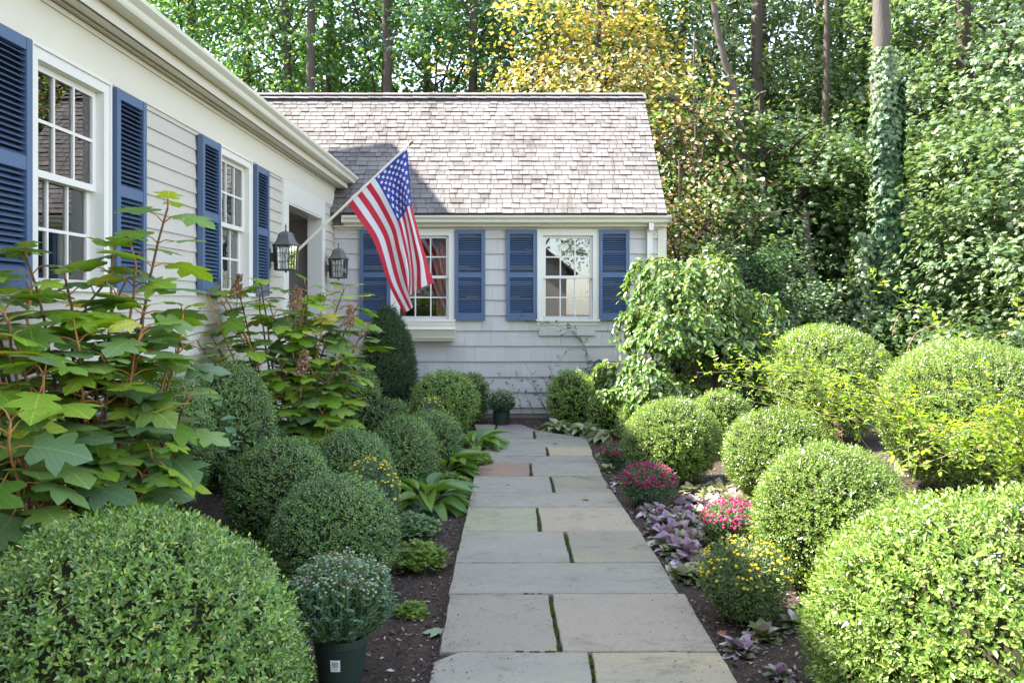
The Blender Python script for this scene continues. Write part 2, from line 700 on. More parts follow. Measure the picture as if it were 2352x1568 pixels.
def window(x0, z0, w, label, frame, sunny=False, curtain=True):
    mb = MB()
    x1, z1 = x0 + w, z0 + WH
    c = .075
    mb.box(x0, x0 + c, -.034, .003, z0 + .04, z1 - .001)
    mb.box(x1 - c, x1, -.034, .003, z0 + .04, z1 - .001)
    mb.box(x0 + c, x1 - c, -.034, .003, z1 - c, z1 - .001)
    for k, (a, b) in enumerate(((0, .018), (.018 + c * .6, .0))):
        pass
    # back band steps
    mb.box(x0 + .004, x0 + .02, -.044, -.034, z0 + .045, z1 - .004)
    mb.box(x1 - .02, x1 - .004, -.044, -.034, z0 + .045, z1 - .004)
    mb.box(x0 + .02, x1 - .02, -.044, -.034, z1 - .022, z1 - .004)
    # jamb
    mb.box(x0 + c - .015, x0 + c, .003, .10, z0 + .06, z1 - c)
    mb.box(x1 - c, x1 - c + .015, .003, .10, z0 + .06, z1 - c)
    mb.box(x0 + c, x1 - c, .003, .10, z1 - c, z1 - c + .015)
    o = tag(mb.build('window', M_trim, house, **frame), label)
    mb = MB()
    mb.box(x0 - .012, x1 + .012, -.062, .10, z0 + .012, z0 + .039)
    mb.box(x0, x1, -.030, .003, z0 - .035, z0 + .011)
    mb.build('sill', M_trim, o)
    # sashes
    gx0, gx1 = x0 + c, x1 - c
    gz0, gz1 = z0 + .04, z1 - c
    zm = (gz0 + gz1) / 2
    for (a, b, y) in ((gz0, zm + .018, .042), (zm - .012, gz1, .010)):
        mb = MB()
        s = .036
        mb.box(gx0, gx0 + s, y, y + .028, a, b)
        mb.box(gx1 - s, gx1, y, y + .028, a, b)
        mb.box(gx0 + s, gx1 - s, y, y + .028, a, a + .034)
        mb.box(gx0 + s, gx1 - s, y, y + .028, b - .032, b)
        iw = (gx1 - gx0 - 2 * s)
        ih = (b - a - .066)
        for k in (1, 2):
            xx = gx0 + s + iw * k / 3
            mb.box(xx - .008, xx + .008, y + .002, y + .026, a + .034, b - .032)
        zz = a + .034 + ih / 2
        for k in range(3):
            xa = gx0 + s + iw * k / 3 + (.008 if k else 0)
            xb = gx0 + s + iw * (k + 1) / 3 - (.008 if k < 2 else 0)
            mb.box(xa, xb, y + .002, y + .026, zz - .008, zz + .008)
        mb.build('sash', M_trim, o)
        mb = MB()
        yy = y + .014
        mb.box(gx0 + s - .002, gx1 - s + .002, yy - .001, yy + .001, a + .03, b - .03)
        mb.build('glass', M_glass, o)
    # what shows through the panes: a room with a curtain
    mb = MB()
    ra, rb = (x0 - .9, x1 + .9) if frame is LW else (x0 - .3, x1 + .28)
    zt_ = min(z1 + .35, 2.78 if frame is LW else 2.40)
    mb.box(ra, rb, 1.55, 1.58, z0 - .9, zt_)
    mb.box(ra - .02, ra, .032, 1.58, z0 - .9, zt_)
    mb.box(rb, rb + .02, .032, 1.58, z0 - .9, zt_)
    mb.box(ra, rb, .032, 1.549, z0 - .92, z0 - .9)
    mb.box(ra, rb, .032, 1.549, zt_, zt_ + .02)
    # furniture edge and door-like panel on the back wall
    mb.box(x0 + .1, x0 + .75, 1.2, 1.54, z0 - .9, z0 + .25, 1)
    mb.box(x1 - .1, rb - .02, 1.50, 1.54, z0 - .9, z0 + .9, 2)
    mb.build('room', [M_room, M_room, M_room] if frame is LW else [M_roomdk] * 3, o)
    if curtain:
        mb = MB()
        for (a, b) in ((gx1 - .17, gx1 + .10), (gx0 - .10, gx0 + .10)):
            n = 40
            V = []
            for i in range(n):
                t_ = i / (n - 1)
                y = .13 + .018 * math.sin(t_ * 30) + .01 * math.sin(t_ * 71)
                for z in (z0 - .3, z1 + .02):
                    V.append((a + (b - a) * t_, y, z))
            mb.add(V, [[2 * i, 2 * i + 2, 2 * i + 3, 2 * i + 1] for i in range(n - 1)])
        mb.build('curtain', M_curtain, o)
    return o


for x, z, w, lb in WIN_L:
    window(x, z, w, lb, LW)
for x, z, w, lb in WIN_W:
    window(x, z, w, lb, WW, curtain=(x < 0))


def shutter(x0, z0, w, h, label, frame):
    mb = MB()
    y0, y1 = -.060, -.022
    s = .045
    rails = [(z0, z0 + .085), (z0 + h * .47, z0 + h * .47 + .06), (z0 + h - .055, z0 + h)]
    mb.box(x0, x0 + s, y0, y1, z0, z0 + h)
    mb.box(x0 + w - s, x0 + w, y0, y1, z0, z0 + h)
    for a, b in rails:
        mb.box(x0 + s, x0 + w - s, y0 + .002, y1, a, b)
    for (a, b) in ((rails[0][1], rails[1][0]), (rails[1][1], rails[2][0])):
        n = int((b - a) / .026)
        for i in range(n):
            z = a + (b - a) * (i + .5) / n
            hh = .0125
            mb.hexa([(x0 + s, y0 + .004, z - hh), (x0 + w - s, y0 + .004, z - hh), (x0 + w - s, y0 + .010, z - hh), (x0 + s, y0 + .010, z - hh),
                     (x0 + s, y1 - .008, z + hh - .006), (x0 + w - s, y1 - .008, z + hh - .006), (x0 + w - s, y1 - .002, z + hh - .006), (x0 + s, y1 - .002, z + hh - .006)])
    mb.box(x0 + s, x0 + w - s, y1 + .0005, y1 + .004, rails[0][1], rails[2][0], 1)  # dark sheet paints the shade in the gaps between louvres
    tag(mb.build('shutter', [M_blue, M_bluedk], house, **frame), label)


for x, lb in ((3.41, 'blue louvred shutter at the picture edge'), (4.60, 'blue louvred shutter above the tall hydrangea shoot'), (5.88, None), (7.14, None)):
    shutter(x, 1.45, .375, 1.11, lb, LW)
for u, lb in ((828, 'blue louvred shutter behind the flag'), (1045, None), (1163, None), (1375, None)):
    shutter((u - 1172) / 184.8, 1.178, .376, 1.122, lb, WW)

# planter box and ledger below the wing windows
mb = MB()
a, b = (893 - 1172) / 187, (1047 - 1172) / 187
mb.hexa([(a + .02, -.17, .925), (b - .02, -.17, .925), (b - .02, -.018, .925), (a + .02, -.018, .925),
         (a, -.22, 1.07), (b, -.22, 1.07), (b, -.018, 1.07), (a, -.018, 1.07)])
mb.hexa([(a - .008, -.235, 1.071), (b + .008, -.235, 1.071), (b + .008, -.018, 1.071), (a - .008, -.018, 1.071),
         (a + .01, -.21, 1.10), (b - .01, -.21, 1.10), (b - .01, -.018, 1.115), (a + .01, -.018, 1.115)])
mb.box(a + .012, b - .012, -.200, -.19, .965, .972)
mb.build('window_box', M_white, house, **WW)
mb = MB()
mb.box((1238 - 1172) / 184.8, (1366 - 1172) / 184.8, -.045, -.012, .99, 1.085)
mb.build('ledger_board', M_shake, house, **WW)

# wing roof
TH = math.atan(1.03)
CT, ST = math.cos(TH), math.sin(TH)


def roof_pt(x, s, n, y0=10.25, z0=2.475, sgn=1):
    return (x, y0 + sgn * (s * CT - n * ST), z0 + s * ST + n * CT) if sgn > 0 else (x, 2 * 12.07 - (y0 + s * CT - n * ST), z0 + s * ST + n * CT)


SL = (12.07 - 10.25) / CT


def shingled(mb, xl, xr, sgn=1, slope=SL, ex=.0955, y0=10.25, z0=2.475):
    k = 0
    s = 0.0
    xl0 = xl
    while s < slope - .02:
        x = xl0 + random.uniform(-.1, 0)
        while x < xr - .005:
            w = random.choice((.075, .10, .12, .14, .165))
            w += random.uniform(-.008, .008)
            xe = min(x + w, xr)
            if xr - xe < .04:
                xe = xr
            th = random.choice((.009, .010, .012, .016))
            ds = random.uniform(-.003, .003) + (-.004 if th > .008 else 0)
            ln = ex * 1.35
            a0, a1 = s + ds, min(s + ln, slope)
            t1 = .0015
            xa = max(x, xl) + .003
            c = []
            for (xx, ss, nn) in ((xa, a0, 0.0), (xe - .003, a0, 0.0), (xe - .003, a1, -.004), (xa, a1, -.004),
                                 (xa, a0 + random.uniform(-.001, .001), th), (xe - .003, a0, th), (xe - .003, a1, t1), (xa, a1, t1)):
                c.append(roof_pt(xx, ss, nn + .004, y0, z0, sgn))
            if xe - xa > .01:
                mb.hexa2(c)
            x = xe
        s += ex
        k += 1


mb = MB()
shingled(mb, -3.7, 1.905)
xa, xb = -3.9, -2.19
# part of the wing roof running behind the long eave
for s0 in np.arange(1.2, SL, .0955):
    pass
rf = tag(mb.build('roof', [M_shingle, M_dark], house), 'steep roof of grey-mauve shingles over the wing')
mb = MB()
for sgn in (1, -1):
    c = [roof_pt(x, s, n, sgn=sgn) for (x, s, n) in ((-5.0, -.01, -.03), (1.90, -.01, -.03), (1.90, SL, -.03), (-5.0, SL, -.03),
                                                     (-5.0, -.01, -.006), (1.90, -.01, -.006), (1.90, SL, -.006), (-5.0, SL, -.006))]
    mb.hexa(c)
mb.build('roof_deck', flat_mat('roof_boards', (.12, .09, .08), .9, .2), rf)
mb = MB()
x = -3.7
zr = 2.475 + SL * ST
while x < 1.90:
    w = .21
    j = random.uniform(-.002, .002)
    xe = min(x + w + .03, 1.93)
    for sg in (1, -1):
        c = []
        for (xx, yy, zz) in ((x, 0, .040), (xe, 0, .034), (xe, .12, .034 - .125 * .82), (x, .12, .040 - .125 * .82)):
            c.append((xx, 12.07 - sg * yy, zr + zz + j))
        d = [(p[0], p[1], p[2] + .010) for p in c]
        mb.hexa(c + d)
    x += w
mb.build('ridge_cap', M_shingle, rf)
mb = MB()
mb.box(-3.7, 1.88, 12.07 - .085, 12.07 + .085, zr - .075, zr + .0)
mb.build('ridge_vent', M_dark, rf)

# main roof above the long eave, and a tall storey added behind it to shade the garden and wing roof
mb = MB()
def slab(mb, pts, t=.03):
    a = np.array(pts, float)
    n = np.cross(a[1] - a[0], a[3] - a[0])
    n /= np.linalg.norm(n)
    if n[2] < 0:
        n = -n
    mb.hexa(list(a - n * t) + list(a))
k = 0
x0_, z0_ = -1.975, 2.985
ang = math.atan(.62)
cc_, ss_ = math.cos(ang), math.sin(ang)
for i in range(22):
    s0 = i * .15
    for j in range(0, 75):
        ya = -4 + j * .2 + (i % 2) * .1 + random.uniform(-.02, .02)
        yb = ya + .198
        if yb > 12.0:
            continue
        xa, xb = x0_ - s0 * cc_, x0_ - (s0 + .2) * cc_
        za, zb_ = z0_ + s0 * ss_, z0_ + (s0 + .2) * ss_
        if 10.9 < ya and za < 2.55 + 1.07 * (yb - 10.25):
            continue
        mb.hexa([(xa, ya, za), (xa, yb, za), (xb, yb, zb_ - .004), (xb, ya, zb_ - .004),
                 (xa, ya, za + .012), (xa, yb, za + .012), (xb, yb, zb_ + .002), (xb, ya, zb_ + .002)])
tag(mb.build('roof', M_shingle, house), 'low-pitched roof above the long gutter')
mb = MB()
mb.box(-5.25, -5.2, -6, 11.6, 4.2, 7.6)
mb.box(-11.0, -5.26, 11.55, 11.6, 0, 7.6)
mb.box(-11.0, -5.26, -6.0, -5.95, 0, 7.6)
mb.box(-11.05, -11.0, -6, 11.6, 0, 7.6)
tag(mb.build('wall', M_lap, house), 'wall of the upper storey added to cast shade')
mb = MB()
slab(mb, [(-4.98, -6.3, 7.80), (-4.98, 11.88, 7.80), (-8.1, 11.88, 9.4), (-8.1, -6.3, 9.4)], .12)
slab(mb, [(-11.3, -6.3, 7.80), (-8.1, -6.3, 9.4), (-8.1, 11.88, 9.4), (-11.3, 11.88, 7.80)], .12)
tag(mb.build('roof', M_shingle, house), 'roof of the upper storey added to cast shade')

# ------------------------------------------------------------------ wall lanterns
M_bronze = flat_mat('weathered_bronze', (.115, .10, .082), .55, .5, .35, 25, .2, 60, metal=.5)
M_bronze_top = flat_mat('weathered_zinc', (.17, .16, .16), .6, .4, .3, 20, .2, 60, metal=.4)
M_seed = glass_mat()


def lantern(y, label):
    zc = 1.91
    t = thing('wall_lantern', label, 'lantern', (-2.22, y, zc), 0, 'bronze lanterns beside the entry')
    ox = .195
    ph = R(0)
    mb = MB()
    mb.lathe([(.128, -.004), (.13, .004), (.112, .012), (.092, .035), (.080, .06), (.076, .066), (.074, .085), (.060, .108), (.036, .121), (.0, .126)], 6, (ox, 0, 0), 0, ph)
    mb.tube([(ox, 0, .12), (ox, 0, .15), (ox, 0, .17), (ox, 0, .20)], [.012, .006, .009, .001], 8)
    mb.build('lantern_roof', M_bronze_top, t)
    mb = MB()
    r0, r1 = .112, .100
    V6t = [(ox + r0 * math.cos(ph + k * R(60)), r0 * math.sin(ph + k * R(60)), -.005) for k in range(6)]
    V6b = [(ox + r1 * math.cos(ph + k * R(60)), r1 * math.sin(ph + k * R(60)), -.222) for k in range(6)]
    for k in range(6):
        mb.tube([V6t[k], V6b[k]], .0065, 4)
        k2 = (k + 1) % 6
        for f in (1 / 3, 2 / 3):
            p = [V6t[k][i] * (1 - f) + V6t[k2][i] * f for i in range(3)]
            q = [V6b[k][i] * (1 - f) + V6b[k2][i] * f for i in range(3)]
            mb.tube([p, q], .003, 4)
        for f in (0, 1 / 3, 2 / 3, 1):
            p = [V6t[k][i] * (1 - f) + V6b[k][i] * f for i in range(3)]
            q = [V6t[k2][i] * (1 - f) + V6b[k2][i] * f for i in range(3)]
            mb.tube([p, q], .0065 if f in (0, 1) else .003, 4)
    mb.lathe([(.0, -.232), (.095, -.230), (.104, -.222), (.0, -.221)], 6, (ox, 0, 0), 0, ph)
    mb.tube([(ox, 0, -.232), (ox, 0, -.25)], [.012, .004], 8)
    mb.build('cage', M_bronze, t)
    mb = MB()
    mb.lathe([(.106, -.01), (.095, -.218)], 6, (ox, 0, 0), 0, ph, cap=False)
    mb.build('glass', M_seed, t)
    mb = MB()
    mb.tube([(ox, 0, -.22), (ox, 0, -.13)], .012, 10)
    mb.lathe([(.0, -.13), (.014, -.125), (.018, -.10), (.012, -.075), (.0, -.05)], 10, (ox, 0, 0))
    mb.build('bulb', M_trim, t)
    mb = MB()
    mb.box(.02, .045, -.055, .055, -.21, -.03)
    mb.box(.045, .092, -.03, .03, -.15, -.07)
    mb.build('backplate', M_bronze, t)


lantern(7.62, 'bronze six-sided lantern on the clapboards before the entry, overlapping the flagpole foot')
lantern(9.95, 'bronze six-sided lantern past the entry, in the corner where the wing begins')

# ------------------------------------------------------------------ flag
FY = 8.2
fp = thing('flag', 'striped flag with white stars on blue, hanging from a slanted pole beside the entry', 'flag', (-2.17, FY, 1.75))


def rel(p, o):
    return np.array(p) - np.array(o)


FO = np.array((-2.17, FY, 1.75))
tip = P(941, 331, FY)
foot = np.array((-2.17, FY, P(650, 599, FY)[2]))
mb = MB()
mb.tube([rel(foot, FO), rel(foot * .35 + tip * .65, FO), rel(tip, FO)], [.0135, .0125, .011], 12)
M_pole = flat_mat('pole_paint', (.72, .68, .55), .4, .5, .1, 12)
mb.build('flagpole', M_pole, fp)
mb = MB()
d = (tip - foot) / np.linalg.norm(tip - foot)
mb.tube([rel(tip - d * .01, FO), rel(tip + d * .012, FO), rel(tip + d * .03, FO), rel(tip + d * .045, FO)], [.013, .019, .019, .006], 12)
mb.build('finial', flat_mat('old_gold', (.28, .2, .12), .5, .5, .2, 20, metal=.5), fp)
mb = MB()
mb.tube([rel(foot - d * .02, FO), rel(foot + d * .09, FO)], .019, 12)
mb.box(-.025, -.012, -.03, .03, foot[2] - 1.75 - .06, foot[2] - 1.75 + .06)
mb.build('pole_bracket', M_bronze, fp)


def flagZ(x, y):      # zoom coordinates -> layout pixels
    return ((700 + x / 2.24) * .784, (250 + y / 2.24) * .784)


# rows of q (hoist -> fly); each row: list of (p, x, y, depth)
rows = [
    (0.0, [(0, 1105, 420, 0), (.54, 885, 600, 0), (1, 705, 760, 0)]),
    (.2, [(0, 1118, 590, .02), (.12, 1085, 620, -.06), (.30, 1020, 650, .03), (.54, 955, 715, -.03), (.77, 880, 800, .03), (1, 800, 895, -.02)]),
    (.4, [(0, 1132, 785, .05), (.14, 1112, 800, -.07), (.28, 1085, 830, .05), (.40, 1070, 865, -.02), (.54, 1045, 900, -.05), (.77, 970, 960, .04), (1, 880, 1010, -.02)]),
    (.6, [(0, 1178, 960, .04), (.15, 1150, 975, -.05), (.30, 1112, 990, .06), (.42, 1100, 1010, .0), (.54, 1082, 1040, -.06), (.77, 1010, 1100, .03), (1, 925, 1130, -.01)]),
    (.8, [(0, 1228, 1135, .02), (.15, 1190, 1155, -.05), (.30, 1140, 1180, .06), (.40, 1122, 1200, .10), (.56, 1118, 1230, -.07), (.77, 1058, 1290, .02), (1, 985, 1310, .0)]),
    (1.0, [(0, 1280, 1298, 0), (.077, 1238, 1312, -.03), (.154, 1200, 1328, -.05), (.23, 1168, 1342, -.02), (.31, 1146, 1345, .05), (.42, 1122, 1372, .10),
           (.52, 1104, 1390, .06), (.62, 1124, 1420, -.01), (.70, 1150, 1455, -.08), (.846, 1124, 1474, -.04), (1, 1080, 1495, .02)]),
]
PS = np.linspace(0, 1, 13 * 18 + 1)
nq = 330
QS = np.linspace(0, 1, nq + 1)
key = []
for q, pts in rows:
    pts = np.array(pts, float)
    key.append([np.interp(PS, pts[:, 0], pts[:, k]) for k in (1, 2, 3)])
key = np.array(key)                       # rows x 3 x P
# soften the kinks along the hoist
ker = np.hanning(27)
ker /= ker.sum()
for a in range(key.shape[0]):
    for b in range(3):
        y = key[a, b]
        pad = np.concatenate([2 * y[0] - y[1:14][::-1], y, 2 * y[-1] - y[-14:-1][::-1]])
        key[a, b] = np.convolve(pad, ker, 'valid')
kq = np.array([r_[0] for r_ in rows])


def hermite(kq, vals, q):
    m = np.gradient(vals, kq, axis=0)
    out = np.empty((len(q),) + vals.shape[1:])
    for i, x in enumerate(q):
        j = min(max(np.searchsorted(kq, x) - 1, 0), len(kq) - 2)
        h = kq[j + 1] - kq[j]
        t = (x - kq[j]) / h
        out[i] = ((2 * t ** 3 - 3 * t ** 2 + 1) * vals[j] + (t ** 3 - 2 * t ** 2 + t) * h * m[j]
                  + (-2 * t ** 3 + 3 * t ** 2) * vals[j + 1] + (t ** 3 - t ** 2) * h * m[j + 1])
    return out


g_ = hermite(kq, key, QS)                 # q x 3 x P
X = (700 + g_[:, 0] / 2.24) * .784
Yv = (250 + g_[:, 1] / 2.24) * .784
D_ = g_[:, 2]
qq, pp = np.meshgrid(QS, PS, indexing='ij')
D_ = D_ + .012 * np.sin(pp * 21 + qq * 5) * np.sin(qq * 3.1) ** 2 + .006 * np.sin(pp * 9 - qq * 23)
fx = (X - U0) / F * (FY + 0 * D_)
fz = H + (V0 - Yv) / F * FY
V = np.stack([fx, FY + D_ - .0, fz], -1) - FO
nP = len(PS)
idx = np.arange((nq + 1) * nP).reshape(nq + 1, nP)
quads = np.stack([idx[:-1, :-1], idx[1:, :-1], idx[1:, 1:], idx[:-1, 1:]], -1).reshape(-1, 4)
qc, pc = np.meshgrid((QS[:-1] + QS[1:]) / 2, (PS[:-1] + PS[1:]) / 2, indexing='ij')
stripe = np.floor(pc * 13).astype(int)
matid = np.where(stripe % 2 == 0, 0, 1)
inside = (qc < .4) & (pc < 7 / 13)
matid = np.where(inside, 2, matid)
# stars: 9 rows across the hoist, alternating 6 and 5 along the fly
asp = 1.22 / .76
for r9 in range(9):
    n_ = 6 if r9 % 2 == 0 else 5
    for c_ in range(n_):
        sp_ = (r9 + 1) / 10 * 7 / 13
        sq = .4 * ((2 * c_ + 1 + (r9 % 2)) / 12)
        dx = (qc - sq) * asp
        dy = pc - sp_
        r_ = np.hypot(dx, dy)
        an = np.arctan2(dx, -dy)
        a5 = np.abs(((an + math.pi / 5) % (2 * math.pi / 5)) - math.pi / 5)
        Rs = .0335
        ri = Rs * .40
        # star edge between tip (angle 0, Rs) and notch (36 deg, ri)
        A_ = np.array([Rs, 0])
        B_ = np.array([ri * math.cos(R(36)), ri * math.sin(R(36))])
        nx, ny = B_[1] - A_[1], -(B_[0] - A_[0])
        lim = (nx * A_[0] + ny * A_[1]) / (nx * np.cos(a5) + ny * np.sin(a5))
        matid = np.where(inside & (r_ < lim), 1, matid)
mb = MB()
Vf = V.reshape(-1, 3)
mb.V.append(Vf)
mb.n = len(Vf)
mf = matid.reshape(-1)
for k in (0, 1, 2):
    mb.Fc.append((quads[mf == k], k))


def cloth(name, c, tr=.45):
    m, t, out = nt(name)
    b = N(t, 'ShaderNodeBsdfPrincipled')
    b.inputs['Base Color'].default_value = (*c, 1)
    b.inputs['Roughness'].default_value = .6
    b.inputs['Sheen Weight'].default_value = .2
    w = N(t, 'ShaderNodeTexNoise')
    w.inputs['Scale'].default_value = 14
    bp = N(t, 'ShaderNodeBump')
    bp.inputs['Strength'].default_value = .35
    bp.inputs['Distance'].default_value = .006
    t.links.new(w.outputs[0], bp.inputs['Height'])
    t.links.new(bp.outputs[0], b.inputs['Normal'])
    tl = N(t, 'ShaderNodeBsdfTranslucent')
    tl.inputs[0].default_value = (*c, 1)
    ms = N(t, 'ShaderNodeMixShader')
    ms.inputs[0].default_value = tr
    t.links.new(b.outputs[0], ms.inputs[1])
    t.links.new(tl.outputs[0], ms.inputs[2])
    t.links.new(ms.outputs[0], out.inputs[0])
    return m


mb.build('flag_cloth', [cloth('flag_red', (.62, .02, .045)), cloth('flag_white', (.82, .82, .84)), cloth('flag_blue', (.03, .045, .32))], fp, smooth=True)
# ------------------------------------------------------------------ ground, path


def sm(t):
    t = np.clip(t, 0, 1)
    return t * t * (3 - 2 * t)


def gz(x, y):
    x, y = np.asarray(x, float), np.asarray(y, float)
    h = -.035 + .34 * sm((-x - 1.15) / .9) * sm((8.0 - y) / 3.5)
    h = h + .10 * sm((x - 1.6) / 1.5) * sm((11 - y) / 3)
    h = h + .9 * sm((y - 24) / 40) + .012 * np.sin(x * 7.3 + y * 3.1) * np.sin(y * 5.7 - x * 2) * sm((np.abs(x - .12) - .7) / .3)
    return h


def ground_mat():
    m, t, out = nt('mulch_and_litter')
    v = mapping(t, (1, 1, 1))
    a = noise(t, 75, 5, .75, v, .8)
    c = ramp(t, a, [(.30, (.03, .021, .018)), (.50, (.075, .052, .042)), (.62, (.13, .09, .068)), (.72, (.30, .23, .17))])
    b2 = noise(t, 22, 5, .7, v)
    c2 = ramp(t, b2, [(.3, (.018, .02, .010)), (.5, (.05, .065, .02)), (.68, (.09, .07, .035)), (.8, (.16, .11, .05))])
    sep = N(t, 'ShaderNodeSeparateXYZ')
    t.links.new(v, sep.inputs[0])
    far = N(t, 'ShaderNodeMapRange')
    far.inputs['From Min'].default_value = 11.5
    far.inputs['From Max'].default_value = 15
    t.links.new(sep.outputs[1], far.inputs[0])
    c = mix(t, far.outputs[0], c, c2)
    b = N(t, 'ShaderNodeBsdfPrincipled')
    b.inputs['Roughness'].default_value = .85
    b.inputs['Specular IOR Level'].default_value = .25
    t.links.new(c, b.inputs['Base Color'])
    bp = N(t, 'ShaderNodeBump')
    bp.inputs['Strength'].default_value = 1.0
    bp.inputs['Distance'].default_value = .02
    t.links.new(a, bp.inputs['Height'])
    t.links.new(bp.outputs[0], b.inputs['Normal'])
    t.links.new(b.outputs[0], out.inputs[0])
    return m


xs = np.concatenate([[-150, -80, -40, -20, -10, -6], np.arange(-3, 8.01, .09), [9, 11, 14, 20, 40, 80, 150]])
ys = np.concatenate([[-80, -40, -20, -10, -5, -2], np.arange(0, 13.01, .09), [14, 16, 18, 21, 25, 30, 36, 45, 60, 90, 150, 200]])
gx, gy = np.meshgrid(xs, ys, indexing='ij')
Vg = np.stack([gx, gy, gz(gx, gy)], -1)
fine = (gx > -3) & (gx < 8) & (gy > 0) & (gy < 13)
Vg[..., 2] += fine * rng.normal(size=gx.shape) * .004
idg = np.arange(gx.size).reshape(gx.shape)
mb = MB()
mb.add(Vg.reshape(-1, 3), np.stack([idg[:-1, :-1], idg[1:, :-1], idg[1:, 1:], idg[:-1, 1:]], -1).reshape(-1, 4))
tag(mb.build('ground', ground_mat(), smooth=True), 'dark mulch of the beds running into the leaf litter of the wood', kind='structure')


def stone_mat(name, c, c2):
    m, t, out = nt(name)
    oi = N(t, 'ShaderNodeObjectInfo')
    v = mapping(t, (1, 1.8, 1))
    add = N(t, 'ShaderNodeVectorMath', operation='ADD')
    sc_ = N(t, 'ShaderNodeVectorMath', operation='SCALE')
    cmb = N(t, 'ShaderNodeCombineXYZ')
    for i in range(3):
        t.links.new(oi.outputs['Random'], cmb.inputs[i])
    t.links.new(cmb.outputs[0], sc_.inputs[0])
    sc_.inputs['Scale'].default_value = 37
    t.links.new(v, add.inputs[0])
    t.links.new(sc_.outputs[0], add.inputs[1])
    vv = add.outputs[0]
    base = mix(t, ramp(t, noise(t, 1.6, 6, .6, vv, 1.2), [(.35, (0, 0, 0)), (.65, (1, 1, 1))]), c, c2)
    base = mix(t, 1.0, base, ramp(t, oi.outputs['Random'], [(0, (.70, .67, .61)), (.5, (.84, .79, .70)), (1, (.96, .88, .74))]), 'MULTIPLY')
    base = mix(t, 1.0, base, ramp(t, noise(t, 55, 5, .7, vv), [(.3, (.86, .86, .86)), (.7, (1.08, 1.08, 1.08))]), 'MULTIPLY')
    base = mix(t, 1.0, base, ramp(t, noise(t, 4, 6, .75, vv, .5), [(.30, (.66, .63, .58)), (.46, (1, 1, 1)), (.62, (1, 1, 1)), (.74, (1.10, 1.07, 1.0))]), 'MULTIPLY')
    b = N(t, 'ShaderNodeBsdfPrincipled')
    b.inputs['Roughness'].default_value = .72
    b.inputs['Specular IOR Level'].default_value = .35
    t.links.new(base, b.inputs['Base Color'])
    crk = noise(t, 1.7, 6, .6, vv, 3.5)
    line = ramp(t, crk, [(.488, (1, 1, 1)), (.4995, (.62, .60, .57)), (.511, (1, 1, 1))])
    msk = ramp(t, noise(t, 1.1, 2, .5, vv), [(.50, (0, 0, 0)), (.60, (1, 1, 1))])
    base = mix(t, msk, base, mix(t, 1.0, base, line, 'MULTIPLY'))
    base = mix(t, 1.0, base, ramp(t, noise(t, 130, 2, .5, vv), [(.24, (.45, .43, .40)), (.30, (1, 1, 1))]), 'MULTIPLY')
    t.links.new(base, b.inputs['Base Color'])
    h = mix(t, .5, noise(t, 3.2, 7, .62, vv, 2.0), noise(t, 60, 4, .6, vv))
    bp = N(t, 'ShaderNodeBump')
    bp.inputs['Strength'].default_value = .8
    bp.inputs['Distance'].default_value = .014
    t.links.new(h, bp.inputs['Height'])
    t.links.new(bp.outputs[0], b.inputs['Normal'])
    t.links.new(b.outputs[0], out.inputs[0])
    return m


S_blue = stone_mat('bluestone', (.31, .31, .30), (.36, .35, .315))
S_tan = stone_mat('tan_bluestone', (.43, .385, .29), (.36, .345, .30))
S_olive = stone_mat('olive_bluestone', (.35, .355, .26), (.33, .34, .29))
S_red = stone_mat('red_flagstone', (.42, .265, .20), (.33, .25, .22))
S_purple = stone_mat('purple_flagstone', (.29, .27, .30), (.34, .32, .32))
S_grey = stone_mat('grey_bluestone', (.40, .355, .305), (.37, .345, .31))

path = bpy.data.objects.new('path', None)
col.objects.link(path)
tag(path, 'bluestone path of irregular rectangular slabs', kind='structure')


def zp(x, y):
    return G(940.8 + .4 * x, 940.8 + .4 * y)[:2]


def stone(corners, m, label=None, gx_=.006):
    """corners: 4+ ground points anticlockwise from far-left... edges slightly ragged"""
    c = np.array(corners, float)
    ctr = c.mean(0)
    out = []
    n = len(c)
    for i in range(n):
        a, b = c[i], c[(i + 1) % n]
        L = np.linalg.norm(b - a)
        k = max(2, int(L / .05))
        nrm = np.array([(b - a)[1], -(b - a)[0]]) / (L + 1e-9)
        ph = random.uniform(0, 6)
        for j in range(k):
            f = j / k
            p = a + (b - a) * f
            w = (math.sin(ph + f * 5) * .0025 + random.uniform(-.0022, .0022)) if j else 0
            p = p + nrm * w
            out.append(p)
    out = np.array(out)
    # inset for joints
    dirs = ctr - out
    out = out + np.sign(dirs) * np.array([gx_, .0055]) * np.minimum(1, np.abs(dirs) / .05)
    z = random.uniform(-.003, .003)
    top = out + np.sign(dirs) * .004
    k = len(out)
    V = [(p[0], p[1], -.05) for p in out] + [(p[0], p[1], z - .005) for p in out] + [(p[0], p[1], z) for p in top]
    Fs = [[i, (i + 1) % k, k + (i + 1) % k, k + i] for i in range(k)] + [[k + i, k + (i + 1) % k, 2 * k + (i + 1) % k, 2 * k + i] for i in range(k)]
    area = sum(out[i][0] * out[(i + 1) % k][1] - out[(i + 1) % k][0] * out[i][1] for i in range(k))
    if area < 0:
        Fs = [f[::-1] for f in Fs] + [list(range(2 * k, 3 * k))[::-1]]
    else:
        Fs = Fs + [list(range(2 * k, 3 * k))]
    mb = MB()
    mb.addm(V, Fs)
    return tag(mb.build('flagstone', m, path), label)


